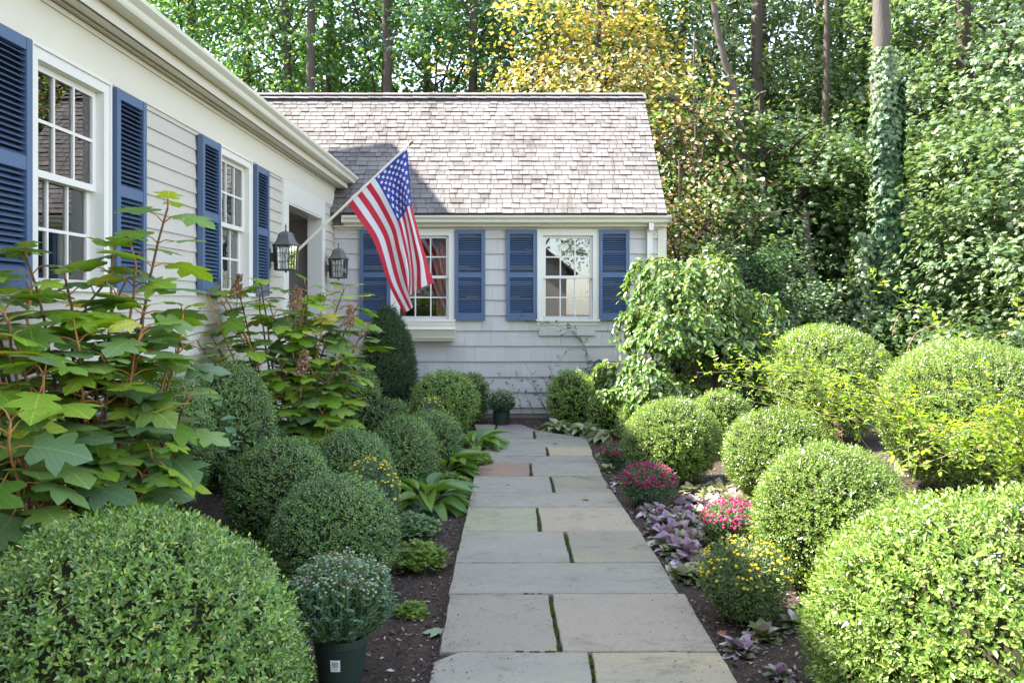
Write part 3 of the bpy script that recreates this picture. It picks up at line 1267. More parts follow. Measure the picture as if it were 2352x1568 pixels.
rows_ = [  # ytop, ybot, xl_top, xl_bot, xr_top, xr_bot, joint top, joint bot, material left, material right
    (82, 119, 505, 489, 640, 745, None, None, S_purple, None),
    (119, 165, 489, 470, 745, 1020, 713, 711, S_blue, S_blue),
    (165, 212, 470, 436, 1022, 1040, None, None, S_blue, None),
    (212, 265, 436, 418, 1042, 1055, 783, 788, S_blue, S_tan),
    (265, 304, 418, 392, 1057, 1080, None, None, S_blue, None),
    (304, 381, 392, 366, 1082, 1113, 690, 692, S_red, S_blue),
    (381, 475, 366, 350, 1115, 1173, 805, 824, S_blue, S_tan),
    (475, 561, 350, 330, 1175, 1232, None, None, S_blue, None),
    (561, 699, 330, 297, 1233, 1330, 728, 744, S_olive, S_grey),
    (699, 877, 297, 255, 1332, 1447, 888, 930, S_blue, S_tan),
    (877, 1054, 255, 216, 1449, 1555, None, None, S_blue, None),
    (1054, 1387, 222, 163, 1585, 1783, 806, 858, S_grey, S_grey),
    (1387, 1960, 160, 20, 1786, 2150, 1030, 1120, S_blue, S_tan),
]
for (yt, yb, a, b, c, d, jt, jb, m1, m2) in rows_:
    if jt is None:
        stone([zp(a, yt), zp(b, yb), zp(d, yb), zp(c, yt)], m1)
    else:
        if yt == 1387:
            stone([zp(268, yt), zp(130, 1442), zp(b, yb), zp(jb, yb), zp(jt, yt)], m1)
        else:
            stone([zp(a, yt), zp(b, yb), zp(jb, yb), zp(jt, yt)], m1, 'reddish slab' if m1 is S_red else None)
        stone([zp(jt + 6, yt), zp(jb + 12, yb), zp(d, yb), zp(c, yt)], m2)
stone([(-.62, 2.48), (-.64, 1.2), (.1, 1.2), (.1, 2.48)], S_blue)
stone([(.12, 2.48), (.12, 1.2), (.58, 1.2), (.58, 2.48)], S_grey)
stone([zp(370, 82), zp(378, 121), zp(481, 121), zp(500, 82)], S_olive)
stone([zp(378, 121), zp(384, 160), zp(462, 160), zp(480, 121)], S_blue)
y1_, y2_, y3_ = zp(370, 82)[1], zp(370, 121)[1], zp(370, 160)[1]
stone([(-1.22, y1_), (-1.22, y3_), (-.88, y3_), (-.86, y1_)], S_blue)
stone([(-1.9, y1_), (-1.9, y3_), (-1.24, y3_), (-1.24, y1_)], S_grey)
# bed under the slabs
mb = MB()
le = [zp(r_[2] - 4, r_[0]) for r_ in rows_] + [zp(20, 1960), (-.66, 1.2)]
re = [zp(r_[4] + 4, r_[0]) for r_ in rows_] + [zp(2150, 1960), (.6, 1.2)]
V = [(p[0], p[1], -.017) for p in le] + [(p[0], p[1], -.017) for p in re]
n_ = len(le)
mb.add(V, [[i, i + 1, n_ + i + 1, n_ + i] for i in range(n_ - 1)])
bed = mb.build('joint_bed', flat_mat('joint_sand', (.045, .045, .03), .95, .1, .4, 30, .6, 60), path)

# moss in the joints
mb = MB()
Cs = []
for (x0, y0, x1, y1, n, s) in ((728, 562, 744, 697, 260, 9), (890, 700, 930, 876, 700, 12), (805, 383, 822, 474, 200, 8), (808, 1056, 858, 1386, 700, 13),
                               (560, 561, 728, 562, 220, 2), (350, 477, 450, 478, 60, 2), (660, 1053, 770, 1055, 240, 3), (610, 1386, 860, 1388, 700, 5), (820, 381, 1040, 382, 150, 2), (1035, 1400, 1075, 1600, 350, 12)):
    for i in range(n):
        f = random.random()
        if math.sin(f * 17 + x0) < -.2:
            continue
        p = zp(x0 + (x1 - x0) * f + random.gauss(0, s * .4), y0 + (y1 - y0) * f + random.gauss(0, 1.2))
        Cs.append((p[0], p[1], -.016 + random.uniform(0, .014)))
Cs = np.array(Cs)
D_ = unit(len(Cs)) * .8 + np.array([0, 0, .8])
mb.leaves(Cs, D_, unit(len(Cs)), .009, .006, 'dia')
M_moss = leaf_mat('moss_green', [(0, (.06, .10, .012)), (.6, (.13, .20, .02)), (1, (.12, .11, .04))], .9, .1, .2)
tag(mb.build('moss', M_moss), 'bright green moss growing in the joints of the slabs', 'moss', kind='stuff')

# loose bark chips
mb = MB()
n = 60000
cx = rng.uniform(-2.1, 3.2, n)
cy = 2.3 + 8.0 * rng.random(n) ** 1.5
keep = (cx < np.interp(cy, [p[1] for p in le][::-1], [p[0] for p in le][::-1]) - .01) | (cx > np.interp(cy, [p[1] for p in re][::-1], [p[0] for p in re][::-1]) + .01) | (cy > 9.75)
cx, cy = cx[keep], cy[keep]
C = np.stack([cx, cy, gz(cx, cy) + rng.uniform(.001, .012, len(cx))], -1)
D_ = unit(len(cx)) * np.array([1, 1, .35])
Nn = unit(len(cx)) * .6 + np.array([0, 0, 1])
L_ = rng.uniform(.012, .045, len(cx)) * rng.uniform(.5, 1, len(cx))
mb.leaves(C, D_, Nn, L_, L_ * rng.uniform(.25, .5, len(cx)), 'dia')
M_chip = leaf_mat('bark_chips', [(0, (.022, .015, .013)), (.4, (.06, .04, .034)), (.62, (.12, .08, .065)), (.80, (.24, .17, .13)), (.93, (.42, .33, .26)), (1, (.62, .54, .46))], .8, .3, .0)
tag(mb.build('bark_mulch', M_chip), 'dark brown bark chips loose over the beds', 'mulch', kind='stuff')

mb = MB()
n = 2400
cy = 2.9 + 6.6 * rng.random(n) ** 1.3
lx = np.interp(cy, [p[1] for p in le][::-1], [p[0] for p in le][::-1])
rx_ = np.interp(cy, [p[1] for p in re][::-1], [p[0] for p in re][::-1])
e = rng.random(n)
e = np.where(rng.random(n) < .72, np.where(e < .5, e ** 4 * 8 * .5, 1 - (1 - e) ** 4 * 8 * .5), e)
cx = lx + (rx_ - lx) * e
L_ = rng.uniform(.004, .016, n)
mb.leaves(np.stack([cx, cy, np.full(n, .0045)], -1), unit(n) * np.array([1, 1, .12]), np.array([0, 0, 1.]) + unit(n) * .2, L_, L_ * rng.uniform(.15, .5, n), 'dia')
tag(mb.build('path_litter', M_chip), 'specks of bark and dry bits scattered on the slabs', 'litter', kind='stuff')

# ------------------------------------------------------------------ leaf colours
BOX_STOPS = [(0, (0.101, 0.199, 0.059)), (.3, (0.151, 0.284, 0.073)), (.65, (0.241, 0.405, 0.073)), (.90, (0.383, 0.535, 0.092)), (.965, (0.544, 0.569, 0.145)), (.985, (0.750, 0.690, 0.290)), (1, (0.750, 0.724, 0.317))]
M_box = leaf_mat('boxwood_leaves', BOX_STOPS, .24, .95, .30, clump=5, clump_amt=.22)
M_box_shade = leaf_mat('shaded_boxwood_leaves', [(0, (0.082, 0.165, 0.054)), (.5, (0.139, 0.260, 0.069)), (.93, (0.235, 0.364, 0.078)), (.985, (0.451, 0.451, 0.131)), (1, (0.750, 0.590, 0.238))], .24, 1.0, .25, clump=5, clump_amt=.25)  # darker copy for the shaded bed, shade put into the colour
M_box_sun = leaf_mat('sunlit_boxwood_leaves', [(0, (0.101, 0.180, 0.036)), (.4, (0.171, 0.280, 0.054)), (.8, (0.262, 0.370, 0.078)), (.97, (0.363, 0.420, 0.132)), (1, (0.504, 0.340, 0.192))], .25, .9, .36, clump=4, clump_amt=.2)  # paler copy for the sunny bed, sunlight put into the colour
M_yew = leaf_mat('conifer_needles', [(0, (0.035, 0.078, 0.033)), (.6, (0.063, 0.124, 0.044)), (1, (0.112, 0.169, 0.055))], .5, .4, .12, clump=8, clump_amt=.4)
M_core = flat_mat('shaded_interior', (.035, .036, .018), .9, .1, .5, 18)
M_bark = flat_mat('grey_bark', (.15, .12, .10), .9, .15, .4, 5, 1.0, 22, stretch=(3, 3, .5))
M_twig = flat_mat('brown_twigs', (.14, .075, .045), .7, .3, .3, 10)
M_cane = flat_mat('orange_stems', (.42, .20, .07), .55, .35, .25, 8)
M_green_stem = flat_mat('green_stems', (.16, .24, .07), .5, .4, .2, 8)


def bulge(d, seed, amt):
    r = np.zeros(len(d))
    g = np.random.default_rng(seed)
    for k in range(7):
        w = g.normal(size=3) * (2.2 + k * .9)
        r += np.sin(d @ w + g.uniform(0, 6)) / (1 + k * .5)
    return 1 + amt * r / 3.0


def sprig_cloud(mb, C, D, L, nl=6, wr=.5, spread=.9, tm='oval', mi=0, stem=2.0):
    """whorls of small leaves along short shoots: the texture of a clipped shrub"""
    m = len(C)
    D = D / np.linalg.norm(D, axis=1)[:, None]
    a, b = perp(D)
    ph = rng.uniform(0, 6.28, m)
    Ls = L * rng.uniform(.75, 1.25, m)
    for k in range(nl):
        an = ph + k * 2.39996
        rad = np.cos(an)[:, None] * a + np.sin(an)[:, None] * b
        f = k / max(1, nl - 1)
        base = C + D * (Ls * stem * (f - .7))[:, None]
        ld = D * (.35 + .55 * f) + rad * spread * (1 - .35 * f) + unit(m) * .15
        nn = D - rad * (.35 + .4 * f) + unit(m) * .1
        sz = Ls * (1.05 - .35 * f) * rng.uniform(.85, 1.15, m)
        mb.leaves(base, ld, nn, sz, sz * wr, tm, mi)


def boxwood(name, cx, cy, rx, h, label, zc=None, thin=2.3, L=.018, cov=2.6, mat=None, amt=.055, zb=None, top=0.0, ry=None, group=None, low=-.85, cat='bush', z0=None):
    mat = mat or M_box
    g0 = float(gz(cx, cy)) if z0 is None else z0
    rz = h / 2 * 1.03
    ry = ry or rx
    if zc is not None:
        rz = h - zc
    zoff = rz * .985 if zc is None else zc
    t = thing(name, label, cat, (cx, cy, g0), 0, group)
    seed = int(abs(cx * 977 + cy * 331)) + 3
    area = 4 * math.pi * ((rx * ry) ** 1.6 / 3 + 2 * (rx * rz) ** 1.6 / 3) ** (1 / 1.6)
    n = int(area * cov / (6 * L * L * .5 * .62))
    n = min(n, 19000)
    d = unit(int(n * 1.15))
    d = d[d[:, 2] > low][:n]
    bl = bulge(d, seed, amt)
    # egg shapes narrow to the top when asked
    w = 1 - top * np.clip(d[:, 2], -1, 1)
    pos = d * np.array([rx, ry, rz]) * bl[:, None]
    pos[:, 0] *= w
    pos[:, 1] *= w
    dep = 1 - .17 * rng.random(len(d)) ** 1.3
    stick = np.where(rng.random(len(d)) < .06, rng.uniform(.01, .05, len(d)) / rx * .6, 0)
    pos *= (dep + stick)[:, None]
    nrm = d / np.array([rx, ry, rz])
    nrm /= np.linalg.norm(nrm, axis=1)[:, None]
    pos[:, 2] += zoff
    keep = pos[:, 2] > .01
    if thin:
        gg = np.random.default_rng(seed + 9)
        w_ = sum(np.sin(pos @ (gg.normal(size=3) * s_) + gg.uniform(0, 6)) for s_ in (22, 26, 30, 34, 40, 48))
        keep &= ~((w_ < -thin) & (rng.random(len(w_)) < .75))
    mb = MB()
    sprig_cloud(mb, pos[keep], (nrm + unit(len(d)) * .45 + np.array([0, 0, .25]))[keep], L)
    mb.build('foliage', mat, t)
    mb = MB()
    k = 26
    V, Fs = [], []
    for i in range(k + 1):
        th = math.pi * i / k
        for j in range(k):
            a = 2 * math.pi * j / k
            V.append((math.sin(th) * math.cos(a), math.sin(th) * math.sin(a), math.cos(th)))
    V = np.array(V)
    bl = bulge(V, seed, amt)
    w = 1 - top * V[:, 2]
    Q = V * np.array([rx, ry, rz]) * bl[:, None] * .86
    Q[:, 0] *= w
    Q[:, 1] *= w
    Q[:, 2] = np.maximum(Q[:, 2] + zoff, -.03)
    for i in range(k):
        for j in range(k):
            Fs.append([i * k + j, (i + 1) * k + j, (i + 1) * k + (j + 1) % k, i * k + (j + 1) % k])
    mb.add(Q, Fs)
    mb.build('branches', M_core, t)  # one solid core, not branches; its dark tone paints the inner shade
    return t


def bx(u, Y, wpx, h, label, **kw):
    x = (u - U0) / F * Y
    rx = wpx / 2 / F * Y
    return boxwood('boxwood_ball', x, Y, rx, h, label, L=kw.pop('L', max(.0175, .0030 * Y)), **kw)


GL, GR = 'clipped boxwood balls in the shade', 'clipped boxwood balls along the sunny bed'
bx(300, 2.55, 815, .775, 'huge boxwood ball in the near corner by the clapboard house, with dry tan leaf tips', L=.021, cov=3.3, zc=.26, amt=.05, thin=1.8, group=GL, z0=-.03)
bx(645, 4.6, 238, .635, 'dark boxwood ball behind the one beside the potted chrysanthemum', group=GL, mat=M_box_shade, z0=0)
bx(768, 4.15, 292, .565, 'boxwood ball rising just behind the potted chrysanthemum', group=GL, mat=M_box_shade)
bx(806, 5.55, 200, .585, 'boxwood ball directly behind the nearer yellow chrysanthemum', group=GL, mat=M_box_shade)
bx(927, 6.2, 162, .59, 'boxwood ball beside the broad-leaved hosta, left of the path', group=GL, mat=M_box_shade)
bx(994, 7.15, 140, .50, 'small boxwood ball squeezed between two larger ones under a yellow chrysanthemum', group=GL, mat=M_box_shade)
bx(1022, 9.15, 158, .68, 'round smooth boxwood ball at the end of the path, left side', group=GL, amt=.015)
bx(1079, 9.95, 90, .60, 'narrow boxwood ball against the wing wall, half hidden by a rounder one', group=GL, mat=M_box_shade)
bx(896, 8.9, 108, .40, 'low boxwood ball at the foot of the dark conifer', group=GL, mat=M_box_shade)
bx(815, 8.9, 118, .80, 'tall boxwood ball between the leafy hydrangea and the dark conifer', group=GL, mat=M_box_shade)
bx(527, 5.3, 215, .80, 'upright dark boxwood mound between the two hydrangeas', mat=M_box_shade, group=GL, amt=.06)
bx(372, 4.55, 235, .74, 'dark boxwood mound buried in the nearest hydrangea', mat=M_box_shade, group=GL, amt=.06)
boxwood('conical_evergreen', P(891, 0, 9.75)[0], 9.75, .33, 1.36, 'tall dark egg-shaped conifer below the flag', L=.022, cov=2.6, mat=M_yew, top=.22, cat='shrub', amt=.05)
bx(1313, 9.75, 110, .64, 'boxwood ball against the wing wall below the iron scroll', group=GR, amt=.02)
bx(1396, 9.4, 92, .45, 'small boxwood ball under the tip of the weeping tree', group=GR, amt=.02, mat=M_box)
bx(1474, 8.3, 120, .50, 'boxwood ball peeping out behind the broad one by the far pink chrysanthemums', group=GR, mat=M_box_sun)
bx(1545, 6.7, 222, .64, 'broad boxwood ball behind the darker pink chrysanthemum', group=GR, mat=M_box_sun)
bx(1655, 7.8, 146, .60, 'boxwood ball under the weeping tree, second row from the path', group=GR, mat=M_box_sun)
bx(1792, 6.0, 262, .66, 'boxwood ball beside the patch of bare sunlit mulch', group=GR, mat=M_box_sun)
bx(1905, 4.2, 345, .72, 'boxwood ball right behind the yellow flowers on the sunny side', group=GR, mat=M_box_sun)
bx(2345, 2.75, 940, .80, 'huge sunlit boxwood ball in the near corner of the sunny bed', L=.024, cov=3.3, zc=.28, amt=.05, thin=1.8, group=GR, mat=M_box_sun, z0=-.03)
bx(1897, 8.2, 300, 1.10, 'tall smooth boxwood dome in front of the ivy-clad trunk', group=GR, mat=M_box_sun, amt=.015)
bx(2235, 5.9, 415, 1.06, 'large boxwood dome half covered by rose canes', group=GR, mat=M_box_sun)

# ------------------------------------------------------------------ chrysanthemums
M_mumleaf = leaf_mat('chrysanthemum_leaves', [(0, (.08, .15, .075)), (.6, (.14, .23, .12)), (1, (.20, .29, .16))], .55, .3, .25, clump=9, clump_amt=.25)
M_mumleaf2 = leaf_mat('pale_chrysanthemum_leaves', [(0, (.10, .16, .06)), (.6, (.16, .23, .09)), (1, (.24, .30, .14))], .55, .3, .3, clump=9, clump_amt=.2)


def petals(name, stops):
    return leaf_mat(name, stops, .6, .2, .25, tint=(1, 1, 1), clump=6, clump_amt=.1)


M_yel = petals('yellow_petals', [(0, (.70, .50, .02)), (.7, (.80, .64, .05)), (1, (.55, .60, .10))])
M_pink = petals('magenta_petals', [(0, (.38, .015, .10)), (.6, (.52, .03, .17)), (1, (.66, .12, .30))])
M_red = petals('dull_red_petals', [(0, (.24, .012, .06)), (.6, (.36, .025, .10)), (1, (.46, .07, .17))])
M_bud = petals('green_buds', [(0, (.36, .46, .26)), (.82, (.50, .56, .38)), (.86, (.55, .26, .34)), (1, (.50, .20, .30))])


def mum(name, x, y, rx, h, label, petal, nf, fs, leafm=None, z0=None, group=None, pot=None, L=.024, side=None, stems=False, cat='flowers'):
    g0 = float(gz(x, y)) if z0 is None else z0
    t = thing(name, label, cat, (x, y, g0), 0, group)
    rz = h / 2
    area = 4 * math.pi * ((rx * rx) ** 1.6 / 3 + 2 * (rx * rz) ** 1.6 / 3) ** (1 / 1.6)
    n = int(area * 2.6 / (5 * L * L * .42 * .62))
    d = unit(n)
    w = 1 + .12 * d[:, 2]
    dep = rng.uniform(.55, 1.0, n) ** .5
    pos = d * np.array([rx, rx, rz]) * (dep * bulge(d, int(x * 100 + y * 10 + 500), .06))[:, None]
    pos[:, :2] *= w[:, None]
    pos[:, 2] += rz
    mb = MB()
    sprig_cloud(mb, pos, d + np.array([0, 0, .7]) + unit(n) * .4, L, nl=5, wr=.42, stem=2.6)
    mb.build('foliage', leafm or M_mumleaf, t)
    # flowers on the upper dome
    d = unit(nf * 5)
    d = d[d[:, 2] > .12]
    if side is not None:
        d = d[(d @ np.array(side)) > .1]
    d = d[:nf]
    cl = bulge(d * 2.5, 5, .5)
    d = d[cl > .86] if nf > 40 else d
    pos = d * np.array([rx, rx, rz]) * rng.uniform(1.0, 1.07, len(d))[:, None]
    pos[:, :2] *= (1 + .12 * d[:, 2])[:, None]
    pos[:, 2] += rz
    mb = MB()
    s = fs * rng.uniform(.7, 1.2, len(d))
    mb.leaves(pos, d + np.array([0, 0, .9]) + unit(len(d)) * .25, unit(len(d)), s, s, 'pom')
    mb.build('blossom', petal, t)
    mb = MB()
    for i in range(26):
        a = i * 2.4
        r_ = rx * .75 * random.random() ** .5
        e = np.array([math.cos(a) * r_, math.sin(a) * r_, h * random.uniform(.6, .85)])
        mb.tube([(e[0] * .15, e[1] * .15, -.01), (e[0] * .6, e[1] * .6, e[2] * .5), tuple(e)], [.003, .0025, .0015], 4, caps=False)
    if stems:
        for p, dd in zip(pos, d):
            mb.tube([p - np.array([p[0] * .25, p[1] * .25, .10]), p], [.0015, .0012], 4, caps=False)
    mb.build('stems', M_green_stem, t)
    return t


MG = 'chrysanthemums planted in the beds'
mum('yellow_chrysanthemum', P(852, 0, 4.95)[0], 4.95, .165, .50, 'yellow-flowered chrysanthemum wedged between dark boxwood balls beside the hosta', M_yel, 200, .017, group=MG)
mum('yellow_chrysanthemum', P(990, 0, 7.75)[0], 7.75, .13, .56, 'small yellow chrysanthemum peeping over a boxwood ball near the end of the path', M_yel, 110, .020, group=MG, L=.028)
mum('yellow_chrysanthemum', P(1712, 0, 3.78)[0], 3.78, .20, .355, 'yellow chrysanthemum with scattered blooms, half in sun beside the path', M_yel, 230, .0145, group=MG, leafm=M_mumleaf2)
mum('pink_chrysanthemum', P(1490, 0, 5.9)[0], 5.9, .185, .30, 'deep pink chrysanthemum at the path edge in front of a broad boxwood ball', M_red, 620, .017, group=MG, L=.026)
mum('pink_chrysanthemum', P(1690, 0, 4.95)[0], 4.95, .19, .26, 'bright pink chrysanthemum in full sun among the purple groundcover', M_pink, 480, .017, group=MG, leafm=M_mumleaf2)
mum('pink_chrysanthemum', P(1412, 0, 7.3)[0], 7.3, .12, .22, 'farthest and smallest pink chrysanthemum, beside the path', M_red, 200, .018, group=MG, L=.03)

# potted chrysanthemum in front
M_pot = flat_mat('dark_green_plastic', (.022, .038, .030), .42, .5, .1, 6)
M_soil = flat_mat('potting_soil', (.03, .022, .018), .95, .1, .4, 40, .8, 80)


def pot(t, rt, rb, h, seg=40):
    mb = MB()
    mb.lathe([(0, 0), (rb * .96, 0), (rb, .006), (rb * 1.0, .012), (rb + (rt - rb) * .80, h * .80), (rt * .985, h * .82), (rt * .99, h * .97), (rt * 1.03, h * .98), (rt * 1.03, h),
              (rt * .95, h), (rt * .93, h * .9)], seg, cap=False)
    o = mb.build('pot', M_pot, t, smooth=False)
    mb = MB()
    mb.lathe([(0, h * .88), (rt * .93, h * .86)], seg, cap=False)
    mb.build('soil', M_soil, o)
    return o


px, py = P(783, 0, 3.16)[0], 3.16
PT = thing('potted_chrysanthemum', 'budding chrysanthemum in a dark green plastic pot with a white barcode sticker, on the mulch', 'potted plant', (px, py, float(gz(px, py)) + .012))
po = pot(PT, .103, .082, .175)
# sticker wrapped on the pot, facing the path's near end
mb = MB()


def onpot(a, z, off):
    r_ = .082 + (.103 - .082) * (z / .175) + off
    return (r_ * math.sin(a), -r_ * math.cos(a), z)


def patch(a0, a1, z0, z1, off, mi, n=6):
    V = []
    for i in range(n + 1):
        a = a0 + (a1 - a0) * i / n
        V += [onpot(a, z0, off), onpot(a, z1, off)]
    mb.add(V, [[2 * i, 2 * i + 2, 2 * i + 3, 2 * i + 1] for i in range(n)], mi)


ac = -.02
patch(ac - .19, ac + .19, .068, .112, .0016, 0)
for i, w in enumerate((.006, .012, .005, .008, .014, .005, .009, .006, .012, .006, .01)):
    a = ac - .12 + i * .0225
    patch(a, a + w, .083, .105, .0024, 1, 1)
patch(ac - .13, ac + .13, .0765, .0785, .0024, 2, 3)
patch(ac - .10, ac + .10, .072, .0735, .0024, 2, 3)
mb.build('sticker', [flat_mat('sticker_paper', (.82, .82, .80), .5, .3, .01), flat_mat('sticker_ink', (.03, .03, .03), .6, .2, .01), flat_mat('sticker_small_print', (.45, .45, .45), .6, .2, .01)], po)


def pot_plant(t, zoff, rx, h, nl, L, buds, bs):
    mb, ms, mf = MB(), MB(), MB()
    C, D_, S_ = [], [], []
    for i in range(nl):
        a = i * 2.39996 + random.uniform(-.2, .2)
        q = ((i + .5) / nl) ** .5
        elev = R(90) - q * R(84)
        e = np.array([math.cos(a) * math.cos(elev) * rx, math.sin(a) * math.cos(elev) * rx, zoff + .02 + math.sin(elev) * (h - .06) + (.08 if q > .5 else .05)])
        e *= np.array([1, 1, random.uniform(.92, 1.06)])
        b = np.array([e[0] * .18, e[1] * .18, zoff])
        mpt = b * .45 + e * .55 + np.array([e[0] * .12, e[1] * .12, -.01])
        ms.tube([b, mpt, e], [.0028, .002, .0013], 4, caps=False)
        if i < buds:
            C.append(e)
            D_.append((e - mpt) + np.array([0, 0, .02]))
            for s in range(2):
                e2 = e + np.array([random.gauss(0, .016), random.gauss(0, .016), random.uniform(-.03, -.005)])
                ms.tube([mpt * .4 + e * .6, e2], [.0013, .001], 4, caps=False)
                C.append(e2)
                D_.append(e2 - mpt)
        m = 13
        f = rng.uniform(.12, .97, m)[:, None]
        pos = np.where(f < .5, b + (mpt - b) * f * 2, mpt + (e - mpt) * (f - .5) * 2)
        rr = unit(m)
        rr[:, 2] = np.abs(rr[:, 2]) * .6 + .1
        S_.append((pos, rr, m))
    pos = np.concatenate([s[0] for s in S_])
    rr = np.concatenate([s[1] for s in S_])
    ls = L * rng.uniform(.6, 1.25, len(pos))
    mb.leaves(pos, rr, np.array([0, 0, 1.]) + unit(len(pos)) * .4, ls, ls * .42, 'lobed')
    mb.build('foliage', leaf_mat('grey_green_leaves', [(0, (.08, .16, .10)), (.6, (.14, .23, .14)), (1, (.21, .30, .17))], .5, .35, .25, clump=12, clump_amt=.2), t)
    ms.build('stems', M_green_stem, t)
    C, D_ = np.array(C), np.array(D_)
    s = bs * rng.uniform(.7, 1.25, len(C))
    mf.leaves(C, D_, unit(len(C)), s, s, 'pom')
    mf.build('blossom', M_bud, t)


pot_plant(PT, .15, .205, .30, 330, .034, 150, .010)
p2 = P(1152, 0, 9.9)
PT2 = thing('potted_chrysanthemum', 'small white-budded chrysanthemum in a dark pot standing where the path ends at the wing', 'potted plant', (p2[0], 9.72, float(gz(p2[0], 9.7)) + .01))
pot(PT2, .10, .085, .17, 24)
pot_plant(PT2, .15, .165, .26, 170, .036, 110, .013)
# ------------------------------------------------------------------ hydrangeas
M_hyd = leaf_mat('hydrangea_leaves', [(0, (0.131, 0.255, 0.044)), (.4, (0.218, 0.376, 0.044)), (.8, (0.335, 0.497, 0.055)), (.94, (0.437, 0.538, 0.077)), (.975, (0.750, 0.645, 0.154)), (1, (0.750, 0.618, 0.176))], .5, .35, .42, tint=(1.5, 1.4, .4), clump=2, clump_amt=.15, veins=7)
M_hyd_dark = leaf_mat('dark_hydrangea_leaves', [(0, (0.131, 0.220, 0.105)), (.5, (0.188, 0.304, 0.105)), (1, (0.282, 0.406, 0.086))], .42, .5, .3, clump=2, clump_amt=.2, veins=7)  # darker leaf mix, mostly lower on each cane
M_panicle = petals('dried_panicles', [(0, (.30, .16, .10)), (.5, (.42, .25, .16)), (1, (.55, .38, .26))])


def curve(p0, p1, bow, n=9):
    p0, p1 = np.array(p0, float), np.array(p1, float)
    ts = np.linspace(0, 1, n)[:, None]
    return p0 + (p1 - p0) * ts + np.array(bow) * (np.sin(ts * math.pi) * (1 - .0 * ts))


def hydrangea(name, label, base, canes, Lr, pan=(), yellow=0):
    """canes: list of (tip, number of leaf pairs)"""
    b0 = np.array(base)
    t = thing(name, label, 'shrub', tuple(b0))
    ms = MB()
    sets = {0: [], 1: []}
    for tip, npair in canes:
        npair = int(npair * 1.3)
        tip = np.array(tip) - b0
        st = np.array([tip[0] * .25 + random.uniform(-.12, .12), tip[1] * .35 + random.uniform(-.15, .15), 0])
        cp = curve(st, tip, (-tip[0] * .12, random.uniform(-.05, .05), -.0), 12)
        cp[1:-1] += np.cumsum(rng.normal(size=(10, 3)) * .006, 0)
        Ltot = np.linalg.norm(tip - st)
        ms.tube(cp, np.linspace(.010, .0045, 12), 6, 0 if Ltot < .9 or random.random() < .5 else 1)
        for k in range(npair):
            f = 1 - (k / max(1, npair)) ** 1.25 * .62
            i = f * 11
            j = min(int(i), 10)
            p = cp[j] + (cp[j + 1] - cp[j]) * (i - j)
            ax = cp[j + 1] - cp[j]
            ax /= np.linalg.norm(ax)
            a_, b_ = perp(ax[None])
            rot = k * R(90) + random.uniform(-.4, .4)
            size = Lr * (.55 if k == 0 else (.8 if k == 1 else 1)) * random.uniform(.8, 1.15)
            for s in (0, math.pi):
                rad = math.cos(rot + s) * a_[0] + math.sin(rot + s) * b_[0]
                out = rad * 1.0 + ax * (.8 if k == 0 else .25) + np.array([0, 0, .15 if k < 2 else -.05])
                out /= np.linalg.norm(out)
                pl = size * random.uniform(.35, .55)
                pe = p + out * pl
                pe[2] += pl * .1
                ms.tube([p, (p + pe) / 2 + np.array([0, 0, .01]), pe], [.0035, .0028, .0025], 5, 1, caps=False)
                ld = out * np.array([1, 1, .25]) + np.array([0, 0, random.uniform(-.34, .16)])
                nn = np.array([0, -.05, 1.]) + rng.normal(size=3) * .24 + ax * .2
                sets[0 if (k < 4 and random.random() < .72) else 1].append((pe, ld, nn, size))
        if pan and random.random() < 0:
            pass
    for k, m in ((0, M_hyd), (1, M_hyd_dark)):
        if not sets[k]:
            continue
        mb = MB()
        mb.veins = True
        a = [np.array([s[i] for s in sets[k]]) for i in range(4)]
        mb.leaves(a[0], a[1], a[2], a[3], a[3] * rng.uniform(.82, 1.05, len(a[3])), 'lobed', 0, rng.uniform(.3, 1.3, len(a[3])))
        mb.build('foliage', m, t, smooth=True)
    ms.build('stems', [M_twig, M_cane], t, smooth=True)
    for q in pan:
        q0 = np.array(q) - b0
        mb = MB()
        n = 230
        hh = rng.random(n)
        a = rng.uniform(0, 6.28, n)
        rr = .055 * (1 - hh * .75) * rng.uniform(.6, 1, n)
        pos = np.stack([rr * np.cos(a) + hh * .03, rr * np.sin(a), hh * .17], -1) + q0
        mb.leaves(pos, unit(n) + np.array([0, 0, .3]), unit(n), .020, .018, 'oval')
        mb.tube([q0 - np.array([0, 0, .15]), q0 + np.array([.03, 0, .15])], .003, 5)
        mb.build('flower_head', M_panicle, t)
    return t


def tp(u, v, Y):
    return P(u, v, Y)


c1 = [(tp(385, 478, 3.75), 7), (tp(300, 560, 3.7), 5), (tp(250, 640, 3.65), 6), (tp(60, 590, 3.3), 6), (tp(-60, 560, 3.3), 6), (tp(150, 640, 3.5), 6), (tp(20, 740, 3.05), 6),
      (tp(100, 860, 3.0), 6), (tp(330, 720, 3.5), 6), (tp(430, 905, 3.6), 4), (tp(240, 830, 3.3), 6), (tp(420, 800, 3.6), 6), (tp(370, 1040, 3.4), 4), (tp(40, 1010, 3.0), 5),
      (tp(330, 930, 3.5), 6), (tp(200, 1040, 3.3), 6), (tp(-40, 880, 3.0), 5), (tp(340, 1080, 3.5), 5), (tp(120, 1100, 3.2), 4), (tp(330, 1100, 3.4), 3), (tp(420, 720, 3.7), 4),
      (tp(170, 745, 3.35), 5), (tp(-20, 660, 3.1), 5)]
c1 = c1 + [(tip + np.array([random.gauss(0, .10), random.gauss(0, .09), -random.uniform(.0, .16)]), n_) for tip, n_ in c1[1:12] if tip[0] < -1.45]
hydrangea('hydrangea', 'large oak-leaved hydrangea with orange stems against the clapboard wall, one shoot rising over the shutter', (-1.78, 3.6, float(gz(-1.78, 3.6))), c1, .195)
